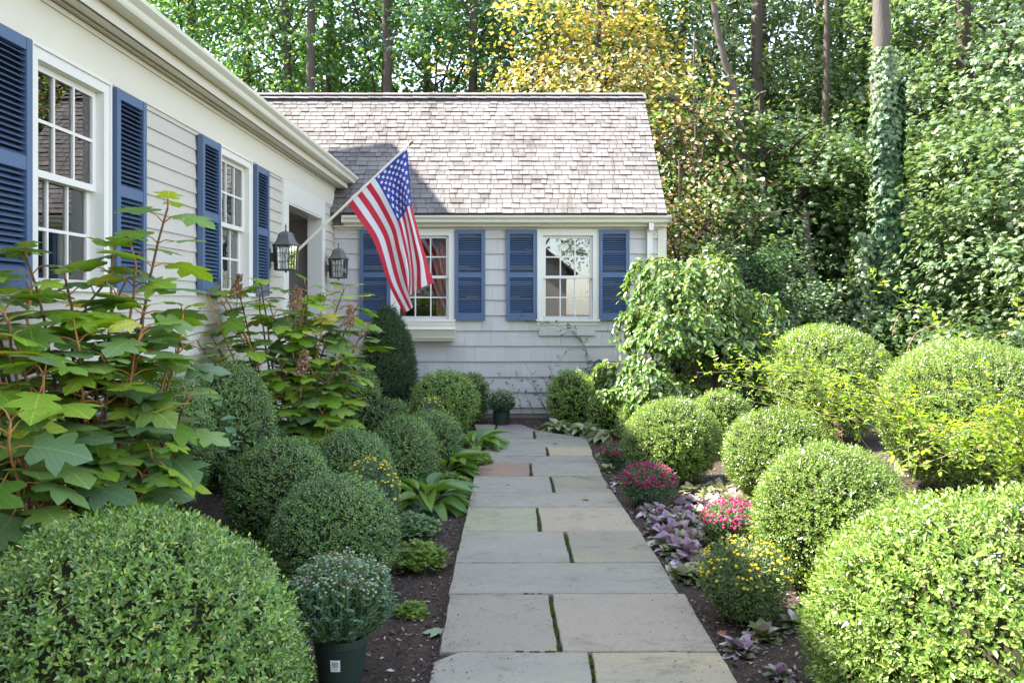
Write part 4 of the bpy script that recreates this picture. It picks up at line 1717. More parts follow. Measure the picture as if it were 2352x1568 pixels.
c2 = [(tp(600, 655, 6.3), 6), (tp(700, 650, 6.3), 6), (tp(790, 665, 6.4), 7), (tp(845, 760, 6.4), 6), (tp(820, 850, 6.2), 6), (tp(540, 650, 6.2), 6), (tp(480, 680, 6.0), 5),
      (tp(440, 760, 5.9), 5), (tp(660, 730, 6.1), 6), (tp(740, 740, 6.2), 6), (tp(780, 820, 6.1), 6), (tp(720, 860, 6.0), 6), (tp(640, 830, 6.0), 6), (tp(740, 950, 6.0), 6),
      (tp(690, 930, 6.0), 5), (tp(560, 760, 6.0), 6), (tp(830, 690, 6.5), 5), (tp(800, 925, 6.2), 4), (tp(620, 700, 6.2), 5), (tp(500, 800, 6.0), 4), (tp(660, 990, 6.0), 4)]
pans = [tp(540, 685, 6.15), tp(676, 712, 6.05), tp(690, 862, 5.85), tp(798, 755, 6.2)]
c2 = c2 + [(tip + np.array([random.gauss(0, .12), random.gauss(0, .12), -random.uniform(-.04, .16)]), n_) for tip, n_ in c2[:14]]
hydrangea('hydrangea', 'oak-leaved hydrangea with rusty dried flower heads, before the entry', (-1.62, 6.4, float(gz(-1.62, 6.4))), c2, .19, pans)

# ------------------------------------------------------------------ broad-leaved perennials


def tuft(name, label, cat, base, n, L, wr, mat, tm='hosta', el=(15, 70), group=None, stems=0, curl=(.8, 1.5), z=None):
    b = np.array([base[0], base[1], float(gz(base[0], base[1])) if z is None else z])
    t = thing(name, label, cat, tuple(b), 0, group)
    mb, ms = MB(), MB()
    mb.veins = True
    a = np.arange(n) * 2.39996 + rng.uniform(-.3, .3, n)
    q = (np.arange(n) + .5) / n
    e = np.radians(el[1] + (el[0] - el[1]) * q)
    D_ = np.stack([np.cos(a) * np.cos(e), np.sin(a) * np.cos(e), np.sin(e)], -1)
    pl = L * .55 * rng.uniform(.6, 1.2, n) if stems else L * .1
    C = D_ * np.reshape(pl * (.6 + .6 * q), (-1, 1)) * np.array([1, 1, 1.15])
    if stems:
        for c in C:
            ms.tube([(0, 0, 0), c * .6 + np.array([0, 0, .01]), c], [.0035, .003, .0025], 4, caps=False)
    Nn = np.array([0, 0, 1.]) - D_ * .25 + unit(n) * .18
    Ls = L * rng.uniform(.75, 1.15, n)
    mb.leaves(C, D_ * np.array([1, 1, .75]), Nn, Ls, Ls * wr, tm, 0, rng.uniform(curl[0], curl[1], n))
    mb.build('foliage', mat, t, smooth=True)
    if stems:
        ms.build('stems', M_green_stem, t)
    return t


M_hosta = leaf_mat('hosta_leaves', [(0, (.08, .18, .05)), (.5, (.13, .25, .05)), (1, (.22, .33, .06))], .32, .6, .35, clump=6, clump_amt=.15, veins=9, vcol=(.75, .8, .8))
M_lung = leaf_mat('silver_spotted_leaves', [(0, (.09, .16, .12)), (.6, (.15, .24, .19)), (1, (.22, .32, .27))], .4, .5, .25, clump=70, clump_amt=.5)
M_lime = leaf_mat('lime_leaves', [(0, (.11, .19, .03)), (.6, (.19, .29, .045)), (1, (.26, .34, .07))], .5, .35, .35, clump=12, clump_amt=.2)
M_mint = leaf_mat('pale_green_leaves', [(0, (.10, .19, .07)), (.6, (.17, .28, .11)), (1, (.24, .35, .16))], .5, .35, .35, clump=12, clump_amt=.2)
M_varieg = leaf_mat('cream_edged_leaves', [(0, (.12, .19, .08)), (.5, (.26, .33, .18)), (1, (.50, .52, .36))], .45, .4, .3, clump=45, clump_amt=.4)
M_smooth = leaf_mat('bluish_leaves', [(0, (.10, .20, .10)), (.6, (.17, .30, .16)), (1, (.24, .38, .17))], .4, .4, .35, clump=4, clump_amt=.1)
g_ = G(1093, 1030)
tuft('hosta', 'hosta with drooping pleated leaves spilling onto the far end of the path', 'plant', (g_[0], g_[1] + .1), 34, .24, .42, M_hosta, stems=1, el=(8, 60))
g_ = G(975, 1158)
tuft('hosta', 'broad-leaved hosta right of the yellow chrysanthemum, leaves held upright', 'plant', (g_[0], g_[1]), 30, .25, .42, M_hosta, stems=1, el=(5, 65))
g_ = G(950, 1168)
tuft('lungwort', 'silver-spotted lungwort with drooping leaves under the upright hosta', 'plant', (g_[0] + .02, g_[1] - .03), 22, .16, .42, M_lung, stems=0, el=(0, 40))
g_ = G(1035, 1085)
tuft('hosta', 'hosta between two lime green clumps, tucked against a boxwood ball', 'plant', (g_[0] - .05, g_[1] + .02), 28, .26, .40, M_hosta, stems=1, el=(8, 65))
g_ = G(1006, 1085)
tuft('lungwort', 'silver-spotted lungwort half under a boxwood ball', 'plant', (g_[0], g_[1]), 18, .15, .42, M_lung, el=(0, 45))
for (u, v, lb) in ((1281, 985, 'cream-edged hosta nearest the iron scroll, at the end of the path'), (1346, 992, 'cream-edged hosta between two of its kind at the bend of the path'),
                   (1392, 1004, 'cream-edged hosta beside the farthest pink chrysanthemum')):
    g_ = G(u, v)
    tuft('variegated_hosta', lb, 'plant', g_[:2], 30, .15, .55, M_varieg, stems=1, el=(10, 65), group='cream-edged hostas at the end of the path')


def leafy_clump(name, label, u, v, rx, h, mat, L=.03, group=None, cat='plant'):
    g_ = G(u, v)
    x, y = g_[0], g_[1]
    b = (x, y, float(gz(x, y)))
    t = thing(name, label, cat, b, 0, group)
    mb, ms = MB(), MB()
    n = 110
    for i in range(n):
        a = i * 2.4
        q = ((i + .5) / n) ** .5
        e = np.array([math.cos(a) * q * rx, math.sin(a) * q * rx, h * (1 - .6 * q * q) * random.uniform(.6, 1.05)])
        ms.tube([(e[0] * .2, e[1] * .2, 0), e * .6 + np.array([0, 0, .02]), e], [.002, .0015, .001], 3, caps=False)
        m = 9
        aa = rng.uniform(0, 6.28, m)
        D_ = np.stack([np.cos(aa), np.sin(aa), rng.uniform(-.1, .6, m)], -1)
        pos = e + rng.normal(size=(m, 3)) * np.array([.012, .012, .008])
        mb.leaves(pos, D_, np.array([0, 0, 1.]) + unit(m) * .4, L * rng.uniform(.7, 1.2, m), L * .7, 'maple')
    mb.build('foliage', mat, t)
    ms.build('stems', M_green_stem, t)


LG = 'low ferny green clumps edging the path'
leafy_clump('columbine', 'lime green ferny clump lapping onto the slab beyond the reddish one', 1085, 1062, .16, .16, M_lime, .034, LG)
leafy_clump('columbine', 'lime green ferny clump beside the reddish slab', 1040, 1118, .14, .13, M_lime, .032, LG)
leafy_clump('columbine', 'pale green ferny clump right of the boxwood ball behind the pot', 945, 1215, .17, .13, M_mint, .03, LG)
leafy_clump('columbine', 'bright lime clump nearest the potted chrysanthemum', 965, 1292, .135, .15, M_lime, .032, LG)
leafy_clump('columbine', 'tiny seedling clump on the mulch right of the potted chrysanthemum', 945, 1395, .06, .05, M_lime, .022, LG)

# tall smooth-leaved perennial
b0 = np.array(G(560, 1180))
b0[2] = float(gz(b0[0], b0[1]))
t = thing('smooth_leaved_plant', 'plant with smooth oval blue-green leaves on pale stems, before the dark mounds', 'plant', tuple(b0))
mb, ms = MB(), MB()
for (u, v, Y) in ((470, 935, 3.95), (562, 985, 4.0), (520, 900, 3.95), (430, 1010, 3.9), (500, 1010, 3.9)):
    e = tp(u, v, Y) - b0
    cp = curve((0, 0, 0), e, (-e[0] * .2, 0, .04), 8)
    ms.tube(cp, np.linspace(.006, .003, 8), 6)
    for k in range(7):
        f = 1 - k * .09
        p = cp[0] + (cp[-1] - cp[0]) * f if k else cp[-1]
        p = cp[min(7, int(f * 7))] if k else cp[-1]
        a = k * 2.4
        D_ = np.array([[math.cos(a), math.sin(a), .55 if k < 3 else .15]])
        mb.leaves(p[None], D_, np.array([[0, 0, 1.]]) + rng.normal(size=(1, 3)) * .3, [.105 * random.uniform(.8, 1.15)], [.052], 'long', 0, [.5])
mb.build('foliage', M_smooth, t, smooth=True)
ms.build('stems', M_green_stem, t)
t = thing('small_hydrangea_sucker', 'low leafy shoot between the leafy hydrangea and the low boxwood ball', 'plant', (P(800, 0, 7.6)[0], 7.6, 0))
mb = MB()
n = 16
a = np.arange(n) * 2.4
D_ = np.stack([np.cos(a), np.sin(a), .2 + .3 * rng.random(n)], -1)
mb.leaves(D_ * .10 + np.array([0, 0, .10]), D_, np.array([0, 0, 1.]) + unit(n) * .2, .17, .13, 'lobed')
for d_ in D_:
    mb.tube([(0, 0, 0), d_ * .10 + np.array([0, 0, .10])], .003, 4)
mb.build('foliage', M_hyd, t, smooth=True)

# ------------------------------------------------------------------ purple groundcover rosettes
M_purp = leaf_mat('purple_leaves', [(0, (0.114, 0.163, 0.081)), (.3, (0.260, 0.293, 0.163)), (.5, (0.325, 0.195, 0.277)), (.7, (0.537, 0.358, 0.520)), (.88, (0.747, 0.683, 0.747)), (1, (0.650, 0.585, 0.358))], .35, .55, .25, tint=(1, .8, .8), clump=35, clump_amt=.4, veins=6, vcol=(.6, .75, .65))
M_purp2 = leaf_mat('bronze_green_leaves', [(0, (0.173, 0.230, 0.086)), (.35, (0.360, 0.403, 0.173)), (.6, (0.547, 0.461, 0.432)), (.85, (0.750, 0.750, 0.605)), (1, (0.518, 0.288, 0.403))], .35, .55, .3, tint=(1, .9, .7), clump=35, clump_amt=.4, veins=6, vcol=(.65, .7, .6))
protos = []
RG = 'purple bugleweed rosettes in the sunny bed'
rl = ['purple-leaved bugleweed rosette in the patch between the two pink chrysanthemums and the path',
      'bronze and cream bugleweed rosette in the sunlit patch behind the path edge']
for k, (m, n) in enumerate(((M_purp, 40), (M_purp2, 40), (M_purp, 28), (M_purp2, 32))):
    protos.append(tuft('bugleweed', rl[k % 2], 'groundcover', (0, 0), n, .062, .62, m, 'rosette', (0, 75), RG, 0, (-.4, 1.6), z=0))
spots = [  # u, v, scale, proto, label
    (1700, 1482, 1.15, 0, 'purple bugleweed rosette alone on the mulch beside the near slabs'),
    (1795, 1540, .95, 2, 'small purple bugleweed rosette nearest the picture bottom'),
    (1752, 1448, 1.25, 3, 'pale bugleweed rosette with a russet leaf, touching the big near boxwood ball'),
    (1835, 1425, 1.3, 1, 'cream and pink bugleweed rosette shaded by the near sunlit boxwood ball'),
    (1850, 1392, 1.0, 0, 'bugleweed rosette tucked highest against the near sunlit boxwood ball'),
    (1392, 1075, 1.2, 1, 'bugleweed rosette between the farthest pink chrysanthemum and the path'),
    (1420, 1100, 1.1, 0, 'bugleweed rosette just behind the deep pink chrysanthemum'),
    (1385, 1045, 1.1, 3, 'pale bugleweed rosette left of the farthest pink chrysanthemum'),
    (1400, 1120, .9, 2, 'bugleweed rosette at the path edge behind the deep pink chrysanthemum'),
]
rs = random.Random(4)
for i in range(96):
    # patch: left shaded lobe and right sunlit lobe
    if i < 50:
        u, v = rs.uniform(1480, 1650), rs.uniform(1150, 1262)
        if u < 1480 + (v - 1150) * .35:
            u += 50
    elif i < 80:
        u, v = rs.uniform(1565, 1765), rs.uniform(1118, 1160)
    else:
        u, v = rs.uniform(1545, 1665), rs.uniform(1262, 1325)
        if u < 1530 + (v - 1262) * .6:
            u += 30
    k = rs.choice((0, 0, 2, 1)) if u < 1610 else rs.choice((1, 3, 1, 0))  # paler bronze mix on the right puts that lobe's sunlight into colour
    spots.append((u, v, rs.uniform(1.15, 1.7), k, rl[0] if u < 1610 else rl[1]))
used = set()
for (u, v, s, k, lb) in spots:
    g_ = G(u, v)
    z = float(gz(g_[0], g_[1])) + .004
    if k not in used:
        r_ = protos[k]
        used.add(k)
        r_.location = (g_[0], g_[1], z)
        r_.rotation_euler = (0, 0, rs.uniform(0, 6))
        r_.scale = (s, s, s)
        r_['label'] = lb
    else:
        copy_thing(protos[k], (g_[0], g_[1], z), rs.uniform(0, 6), s, lb)

# ------------------------------------------------------------------ fallen leaves and twigs


def fallen(u, v, L, rot, mat, tm, label, z=.004):
    g_ = G(u, v)
    zz = z if z is not None else float(gz(g_[0], g_[1])) + .012
    mb = MB()
    mb.leaves(np.array([[0, 0, .006]]), np.array([[math.cos(rot), math.sin(rot), .08]]), np.array([[.1, -.1, 1.]]), [L], [L * .7], tm, 0, [1.0])
    o = mb.build('fallen_leaf', mat, None, smooth=True, loc=(g_[0], g_[1], zz))
    return tag(o, label, 'leaf')


M_gl = leaf_mat('fallen_green_leaf', [(0, (.28, .36, .20)), (1, (.34, .42, .26))], .6, .3, .2)
M_rl = leaf_mat('fallen_red_leaf', [(0, (.36, .14, .09)), (1, (.44, .20, .13))], .6, .3, .2)
M_tl = leaf_mat('fallen_tan_leaf', [(0, (.42, .28, .18)), (1, (.48, .36, .24))], .6, .3, .2)
fallen(1025, 1440, .105, R(175), M_gl, 'lobed', 'pale green lobed leaf fallen on the mulch at the slab edge', None)
fallen(1652, 1445, .055, R(40), M_rl, 'maple', 'reddish leaf fallen on the mulch right of the near slabs', None)
fallen(1505, 1250, .06, R(20), M_rl, 'maple', 'curled brownish leaf between the path and the purple groundcover', None)
fallen(1335, 1148, .07, R(-15), M_tl, 'long', 'dry curled leaf lying on a wide slab', .003)
fallen(1162, 1114, .04, R(5), M_tl, 'maple', 'small tan leaf on the slab in front of the reddish one', .003)
fallen(1318, 1059, .045, R(160), M_tl, 'maple', 'small tan leaf on the slab beyond the reddish one', .003)
fallen(1268, 1020, .05, R(10), M_gl, 'long', 'small green leaf on a far slab', .003)
fallen(1012, 1292, .06, R(60), M_tl, 'maple', 'crumpled tan leaf on the mulch beside the lime clump', None)

# ------------------------------------------------------------------ iron scroll on the wing wall
M_iron = flat_mat('grey_iron', (.12, .12, .145), .5, .5, .2, 20, metal=.4)
sc0 = P(1372, 862, 10.42)
t = thing('iron_scroll_bracket', 'grey wrought-iron scroll bracket fixed low on the shingle wall', 'wall ornament', tuple(sc0))
mb = MB()
mb.box(-.16, .20, -.012, .004, -.004, .012)



def spiral(cx, cz, r0, r1, a0, a1, n=26, rad=.006):
    ts = np.linspace(0, 1, n)
    r_ = r0 + (r1 - r0) * ts
    a = a0 + (a1 - a0) * ts
    mb.tube(np.stack([cx + r_ * np.cos(a), np.full(n, -.012) - .0, cz + r_ * np.sin(a)], -1), rad, 6)


for s in (-1, 1):
    off = .02
    spiral(off + s * .075, .055, .050, .010, R(-90), R(-90) + s * R(520))
    spiral(off + s * .150, .045, .036, .008, R(90), R(90) - s * R(460))
    spiral(off + s * .185, .075, .022, .008, R(-90), R(-90) + s * R(400), rad=.005)
    mb.tube([(off, -.012, .16), (off + s * .05, -.012, .14), (off + s * .10, -.012, .10), (off + s * .17, -.012, .085)], .006, 6)
mb.build('scroll', M_iron, t)
mb = MB()
Vb = [(-.055, 0, .10), (.095, 0, .10), (.10, 0, .15), (.055, 0, .185), (.02, 0, .20), (-.015, 0, .185), (-.06, 0, .15)]
n_ = len(Vb)
mb.addm([(x, -.016, z) for x, y, z in Vb] + [(x, -.004, z) for x, y, z in Vb], [list(range(n_)), list(range(n_, 2 * n_))[::-1]] + [[i, n_ + i, n_ + (i + 1) % n_, (i + 1) % n_] for i in range(n_)])
mb.build('back_plate', M_iron, t)

# ------------------------------------------------------------------ climbing rose on the wing wall, straggly stems
M_rose_d = leaf_mat('rose_leaves_shade', [(0, (.04, .09, .05)), (.6, (.07, .14, .06)), (1, (.12, .20, .06))], .45, .45, .3, clump=4, clump_amt=.2)  # darker copy, shade by the wall put into the leaf colour
M_rose = leaf_mat('rose_leaves_sun', [(0, (0.131, 0.229, 0.042)), (.5, (0.235, 0.344, 0.042)), (.88, (0.364, 0.439, 0.053)), (.96, (0.451, 0.419, 0.053)), (1, (0.391, 0.191, 0.106))], .4, .4, .55, tint=(1.35, 1.45, .45), clump=2.5, clump_amt=.2)  # yellower copy, sun through the leaves put into the colour
M_rcane = flat_mat('rose_canes', (.20, .21, .09), .5, .4, .3, 6)
M_rcane_r = flat_mat('reddish_canes', (.30, .15, .10), .5, .4, .3, 6)


def rose(name, label, base, canes, mat, canem, leafL, per=.05, cat='rose bush', r0=.004):
    b0 = np.array(base, float)
    t = thing(name, label, cat, tuple(b0))
    ms = MB()
    C, D_, Nn = [], [], []
    for pts, dens in canes:
        pts = np.array(pts, float) - b0
        # smooth polyline
        k = len(pts)
        tt = np.linspace(0, k - 1, 7 * (k - 1) + 1)
        cp = hermite(np.arange(k).astype(float), pts, tt) if k > 2 else curve(pts[0], pts[1], (0, 0, .08), 12)
        cp[1:-1] += rng.normal(size=(len(cp) - 2, 3)) * leafL * .06
        ms.tube(cp, np.linspace(r0, r0 * .35, len(cp)), 5, caps=False)
        seg = np.linalg.norm(np.diff(cp, axis=0), axis=1)
        tot = seg.sum()
        n = int(tot / per * dens)
        cum = np.concatenate([[0], np.cumsum(seg)])
        for i in range(n):
            s = tot * (.12 + .88 * (i + .5) / n)
            j = min(np.searchsorted(cum, s) - 1, len(seg) - 1)
            p = cp[j] + (cp[j + 1] - cp[j]) * ((s - cum[j]) / seg[j])
            ax = (cp[j + 1] - cp[j]) / seg[j]
            a_, b_ = perp(ax[None])
            an = i * 2.4
            od = (math.cos(an) * a_[0] + math.sin(an) * b_[0]) * .9 + ax * .5 + np.array([0, 0, .25])
            od /= np.linalg.norm(od)
            rl_ = leafL * 2.1 * random.uniform(.7, 1.2)
            up = np.array([0, 0, 1.]) + rng.normal(size=3) * .3
            sd = np.cross(od, up)
            sd /= np.linalg.norm(sd)
            ms.tube([p, p + od * rl_], [leafL * .035, leafL * .025], 3, caps=False)
            for f, sg in ((.45, -1), (.45, 1), (.85, -1), (.85, 1), (1.0, 0)):
                C.append(p + od * rl_ * f)
                D_.append(od * (.35 if sg else 1) + sd * sg * .9 + rng.normal(size=3) * .12)
                Nn.append(up)
    C, D_, Nn = map(np.array, (C, D_, Nn))
    Ls = leafL * rng.uniform(.65, 1.2, len(C))
    mb = MB()
    mb.leaves(C, D_, Nn, Ls, Ls * .66, 'oval')
    mb.build('foliage', mat, t)
    ms.build('canes', canem, t)
    return t


W = 10.40
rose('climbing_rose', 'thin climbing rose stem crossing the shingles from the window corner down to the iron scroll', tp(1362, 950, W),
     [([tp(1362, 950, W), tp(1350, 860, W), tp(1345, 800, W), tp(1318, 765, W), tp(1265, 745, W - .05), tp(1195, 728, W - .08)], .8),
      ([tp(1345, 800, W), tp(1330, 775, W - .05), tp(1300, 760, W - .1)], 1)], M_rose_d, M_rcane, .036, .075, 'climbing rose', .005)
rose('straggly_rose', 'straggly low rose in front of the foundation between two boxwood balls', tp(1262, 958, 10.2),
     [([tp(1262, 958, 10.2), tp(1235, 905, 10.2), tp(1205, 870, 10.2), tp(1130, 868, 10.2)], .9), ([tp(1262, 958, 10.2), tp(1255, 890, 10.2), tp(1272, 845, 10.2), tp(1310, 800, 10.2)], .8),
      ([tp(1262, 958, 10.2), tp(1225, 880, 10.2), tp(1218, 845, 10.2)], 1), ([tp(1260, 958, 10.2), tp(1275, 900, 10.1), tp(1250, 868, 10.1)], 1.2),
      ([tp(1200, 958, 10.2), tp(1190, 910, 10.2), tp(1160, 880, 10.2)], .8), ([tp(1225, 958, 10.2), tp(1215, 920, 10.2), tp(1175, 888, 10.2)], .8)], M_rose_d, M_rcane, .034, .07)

# sunny roses
rr_ = random.Random(11)
canes = [([tp(2520, 1160, 4.5), tp(2330, 960, 4.4), tp(2230, 830, 4.3), tp(2120, 730, 4.25), tp(2003, 640, 4.2)], .75),
         ([tp(2560, 1000, 4.4), tp(2420, 820, 4.3), tp(2350, 745, 4.3), tp(2335, 668, 4.3)], .9)]
for i in range(15):
    sx, sv = rr_.uniform(2300, 2620), rr_.uniform(1060, 1180)
    ex, ev = rr_.uniform(1985, 2330), rr_.uniform(900, 1085)
    Y0, Y1 = 4.5, rr_.uniform(4.0, 4.7)
    canes.append(([tp(sx, sv, Y0), tp((sx + ex) / 2, (sv + ev) / 2 - rr_.uniform(30, 110), (Y0 + Y1) / 2), tp(ex, ev, Y1)], rr_.uniform(.9, 1.4)))
b_ = tp(2480, 1190, 4.6)
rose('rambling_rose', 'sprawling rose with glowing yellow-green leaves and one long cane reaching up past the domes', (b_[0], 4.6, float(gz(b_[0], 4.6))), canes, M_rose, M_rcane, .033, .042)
canes = []
for (ex, ev) in ((1600, 855), (1640, 835), (1700, 880), (1745, 740), (1690, 815), (1780, 850), (1760, 790), (1860, 760), (1880, 870), (1850, 900), (1720, 920), (1800, 905), (1950, 900), (1980, 960), (2020, 870), (1940, 860),
                 (2100, 950), (2060, 990), (1900, 950), (1830, 830), (1660, 875), (2000, 820)):
    sx, sv = rr_.uniform(1940, 2200), rr_.uniform(960, 1060)
    Y0, Y1 = 5.6, rr_.uniform(5.3, 6.6)
    canes.append(([tp(sx, sv, Y0), tp((sx + ex) / 2 + 10, (sv + ev) / 2 - rr_.uniform(10, 60), (Y0 + Y1) / 2), tp(ex, ev, Y1)], rr_.uniform(.8, 1.3)))
b_ = tp(2060, 1100, 5.5)
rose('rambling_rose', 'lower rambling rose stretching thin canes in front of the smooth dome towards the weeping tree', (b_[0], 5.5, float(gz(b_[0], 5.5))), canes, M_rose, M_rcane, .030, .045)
rose('dead_cane', 'reddish bare cane arching behind the gap between the two big domes', tp(2100, 800, 7.6),
     [([tp(2075, 830, 7.6), tp(2105, 765, 7.6), tp(2170, 745, 7.6), tp(2230, 775, 7.6)], .15), ([tp(2050, 770, 7.8), tp(2075, 720, 7.8)], .1)], M_rose, M_rcane_r, .03, .09, 'shrub')
rose('red_stemmed_shrub', 'small shrub with dull red stems between the smooth dome and the middle boxwood ball', tp(1880, 1010, 6.5),
     [([tp(1880 + i * 9, 1040, 6.4), tp(1850 + i * 14, 985 - (i % 3) * 10, 6.4)], .5) for i in range(7)], leaf_mat('red_leaves', [(0, (.20, .05, .06)), (1, (.32, .12, .10))], .5, .3, .3), M_rcane_r, .03, .06, 'shrub')
# ------------------------------------------------------------------ weeping tree at the wing corner
M_weep = leaf_mat('weeping_leaves', [(0, (0.091, 0.188, 0.058)), (.5, (0.169, 0.288, 0.078)), (.9, (0.286, 0.400, 0.104)), (1, (0.416, 0.450, 0.156))], .3, .7, .3, clump=3, clump_amt=.2)


def weeping(base, lobes, label):
    b0 = np.array(base, float)
    t = thing('weeping_tree', label, 'tree', tuple(b0))
    tr, tw = MB(), MB()
    C, D_, Nn = [], [], []
    for (c, rx, top, bot, cnt) in lobes:
        c = np.array(c) - b0
        top -= b0[2]
        bot -= b0[2]
        cen = np.array([c[0], c[1], top - .30])
        tr.tube(curve((0, 0, 0), cen, (.06, .02, .1), 9), np.linspace(.045, .02, 9), 8)
        for i in range(cnt):
            a = i * 2.39996 + random.uniform(-.3, .3)
            reach = rx * random.uniform(.35, 1.05)
            up = random.uniform(.05, .30)
            m = 14
            ts = np.linspace(0, 1, m)
            hor = reach * np.sin(ts * math.pi / 2)
            z = up * np.sin(np.minimum(ts * 1.9, 1) * math.pi / 2) - (top - bot) * random.uniform(.14, .40) * ts ** 3.0
            s0 = cen + np.array([0, 0, -random.uniform(0, .78) * (top - bot)])
            br = s0 + np.stack([np.cos(a) * hor, np.sin(a) * hor * .9, z], -1)
            br[1:] += np.cumsum(rng.normal(size=(m - 1, 3)) * .008, 0)
            tr.tube(br, np.linspace(.009, .003, m), 4, caps=False)
            outw = np.array([math.cos(a), math.sin(a), 0])
            sdv = np.array([-math.sin(a), math.cos(a), 0])
            bl = np.repeat(np.arange(1, m), 4)
            C.append(br[bl] + rng.normal(size=(len(bl), 3)) * .02)
            D_.append(rng.normal(size=(len(bl), 3)) * .6 + outw * .4 + np.array([0, 0, -.3]))
            Nn.append(np.array([0, 0, 1.]) + rng.normal(size=(len(bl), 3)) * .35)
            for k in range(2, m):
                for q in range(3):
                    L = random.uniform(.06, .26) * (.6 + .6 * ts[k])
                    n = max(3, int(L / .028))
                    us = np.linspace(0, 1, n)[:, None]
                    sp = sdv * random.uniform(-.6, .6) + outw * random.uniform(.05, .6)
                    pts = br[k] + sp * L * us ** .7 + np.array([0, 0, -1.]) * L * us ** 1.4
                    pts[:, 2] = np.maximum(pts[:, 2], bot + random.uniform(-.02, .12))
                    tw.tube([pts[0], pts[-1]], .002, 3, caps=False)
                    sg = np.where(np.arange(n) % 2 == 0, 1, -1)[:, None]
                    C.append(pts)
                    D_.append(np.array([0, 0, -.75]) + sdv * sg * .6 + outw * .35 + rng.normal(size=(n, 3)) * .38)
                    Nn.append(outw * .7 + np.array([0, 0, .8]) + rng.normal(size=(n, 3)) * .4)
    C, D_, Nn = map(np.concatenate, (C, D_, Nn))
    Ls = rng.uniform(.045, .08, len(C))
    mb = MB()
    mb.leaves(C, D_, Nn, Ls, Ls * .55, 'oval')
    mb.build('crown', M_weep, t)
    tr.build('trunk', M_bark, t, smooth=True)
    tw.build('twigs', M_twig, t)


wb = P(1630, 0, 8.9)
weeping((wb[0], 8.95, float(gz(wb[0], 8.9))),
        [((P(1600, 0, 8.95)[0], 8.95, 0), .80, P(0, 550, 8.95)[2], P(0, 800, 8.95)[2], 64), ((P(1475, 0, 8.5)[0], 8.5, 0), .44, P(0, 785, 8.5)[2], P(0, 915, 8.5)[2], 28),
         ((P(1540, 0, 8.7)[0], 8.7, 0), .52, P(0, 650, 8.7)[2], P(0, 800, 8.7)[2], 16), ((P(1655, 0, 9.1)[0], 9.1, 0), .62, P(0, 660, 9.1)[2], P(0, 890, 9.1)[2], 20)],
        'weeping tree with arching branches of glossy leaves, hiding the corner of the wing')

# ------------------------------------------------------------------ woodland trees
ML = {
    'maple': leaf_mat('maple_leaves', [(0, (0.067, 0.122, 0.049)), (.5, (0.113, 0.182, 0.069)), (.9, (0.180, 0.252, 0.087)), (1, (0.306, 0.292, 0.099))], .32, .8, .40, tint=(1.15, 1.25, .55), clump=.9, clump_amt=.3),
    'dark': leaf_mat('shaded_oak_leaves', [(0, (0.047, 0.124, 0.061)), (.5, (0.081, 0.182, 0.077)), (.92, (0.135, 0.247, 0.066)), (.985, (0.324, 0.390, 0.066)), (1, (0.567, 0.260, 0.055))], .42, .5, .42, tint=(1.5, 1.5, .35), clump=.4, clump_amt=.3),  # dark bluish mix puts the trees' shaded side into the leaf colour
    'pale': leaf_mat('pale_maple_leaves', [(0, (0.119, 0.196, 0.096)), (.5, (0.187, 0.274, 0.128)), (.95, (0.267, 0.353, 0.166)), (1, (0.396, 0.372, 0.153))], .30, .8, .40, tint=(1.15, 1.2, .6), clump=.5, clump_amt=.25),
    'gold': leaf_mat('golden_leaves', [(0, (0.156, 0.200, 0.048)), (.3, (0.281, 0.296, 0.080)), (.65, (0.484, 0.414, 0.160)), (.88, (0.515, 0.385, 0.240)), (1, (0.437, 0.237, 0.144))], .4, .5, .4, tint=(1.3, 1.2, .4), clump=.9, clump_amt=.25),
    'rust': leaf_mat('rusty_leaves', [(0, (0.102, 0.207, 0.051)), (.45, (0.173, 0.284, 0.073)), (.62, (0.388, 0.328, 0.186)), (.85, (0.561, 0.393, 0.290)), (1, (0.632, 0.503, 0.373))], .4, .5, .4, tint=(1.3, 1.1, .5), clump=.9, clump_amt=.25),
    'dense': leaf_mat('dense_evergreen_leaves', [(0, (0.030, 0.077, 0.034)), (.6, (0.060, 0.126, 0.048)), (1, (0.105, 0.182, 0.060))], .35, .6, .2, clump=1.2, clump_amt=.3),
}
M_wood = flat_mat('woodland_bark', (.09, .072, .06), .95, .1, .45, 4, 1.0, 14, stretch=(3, 3, .45))


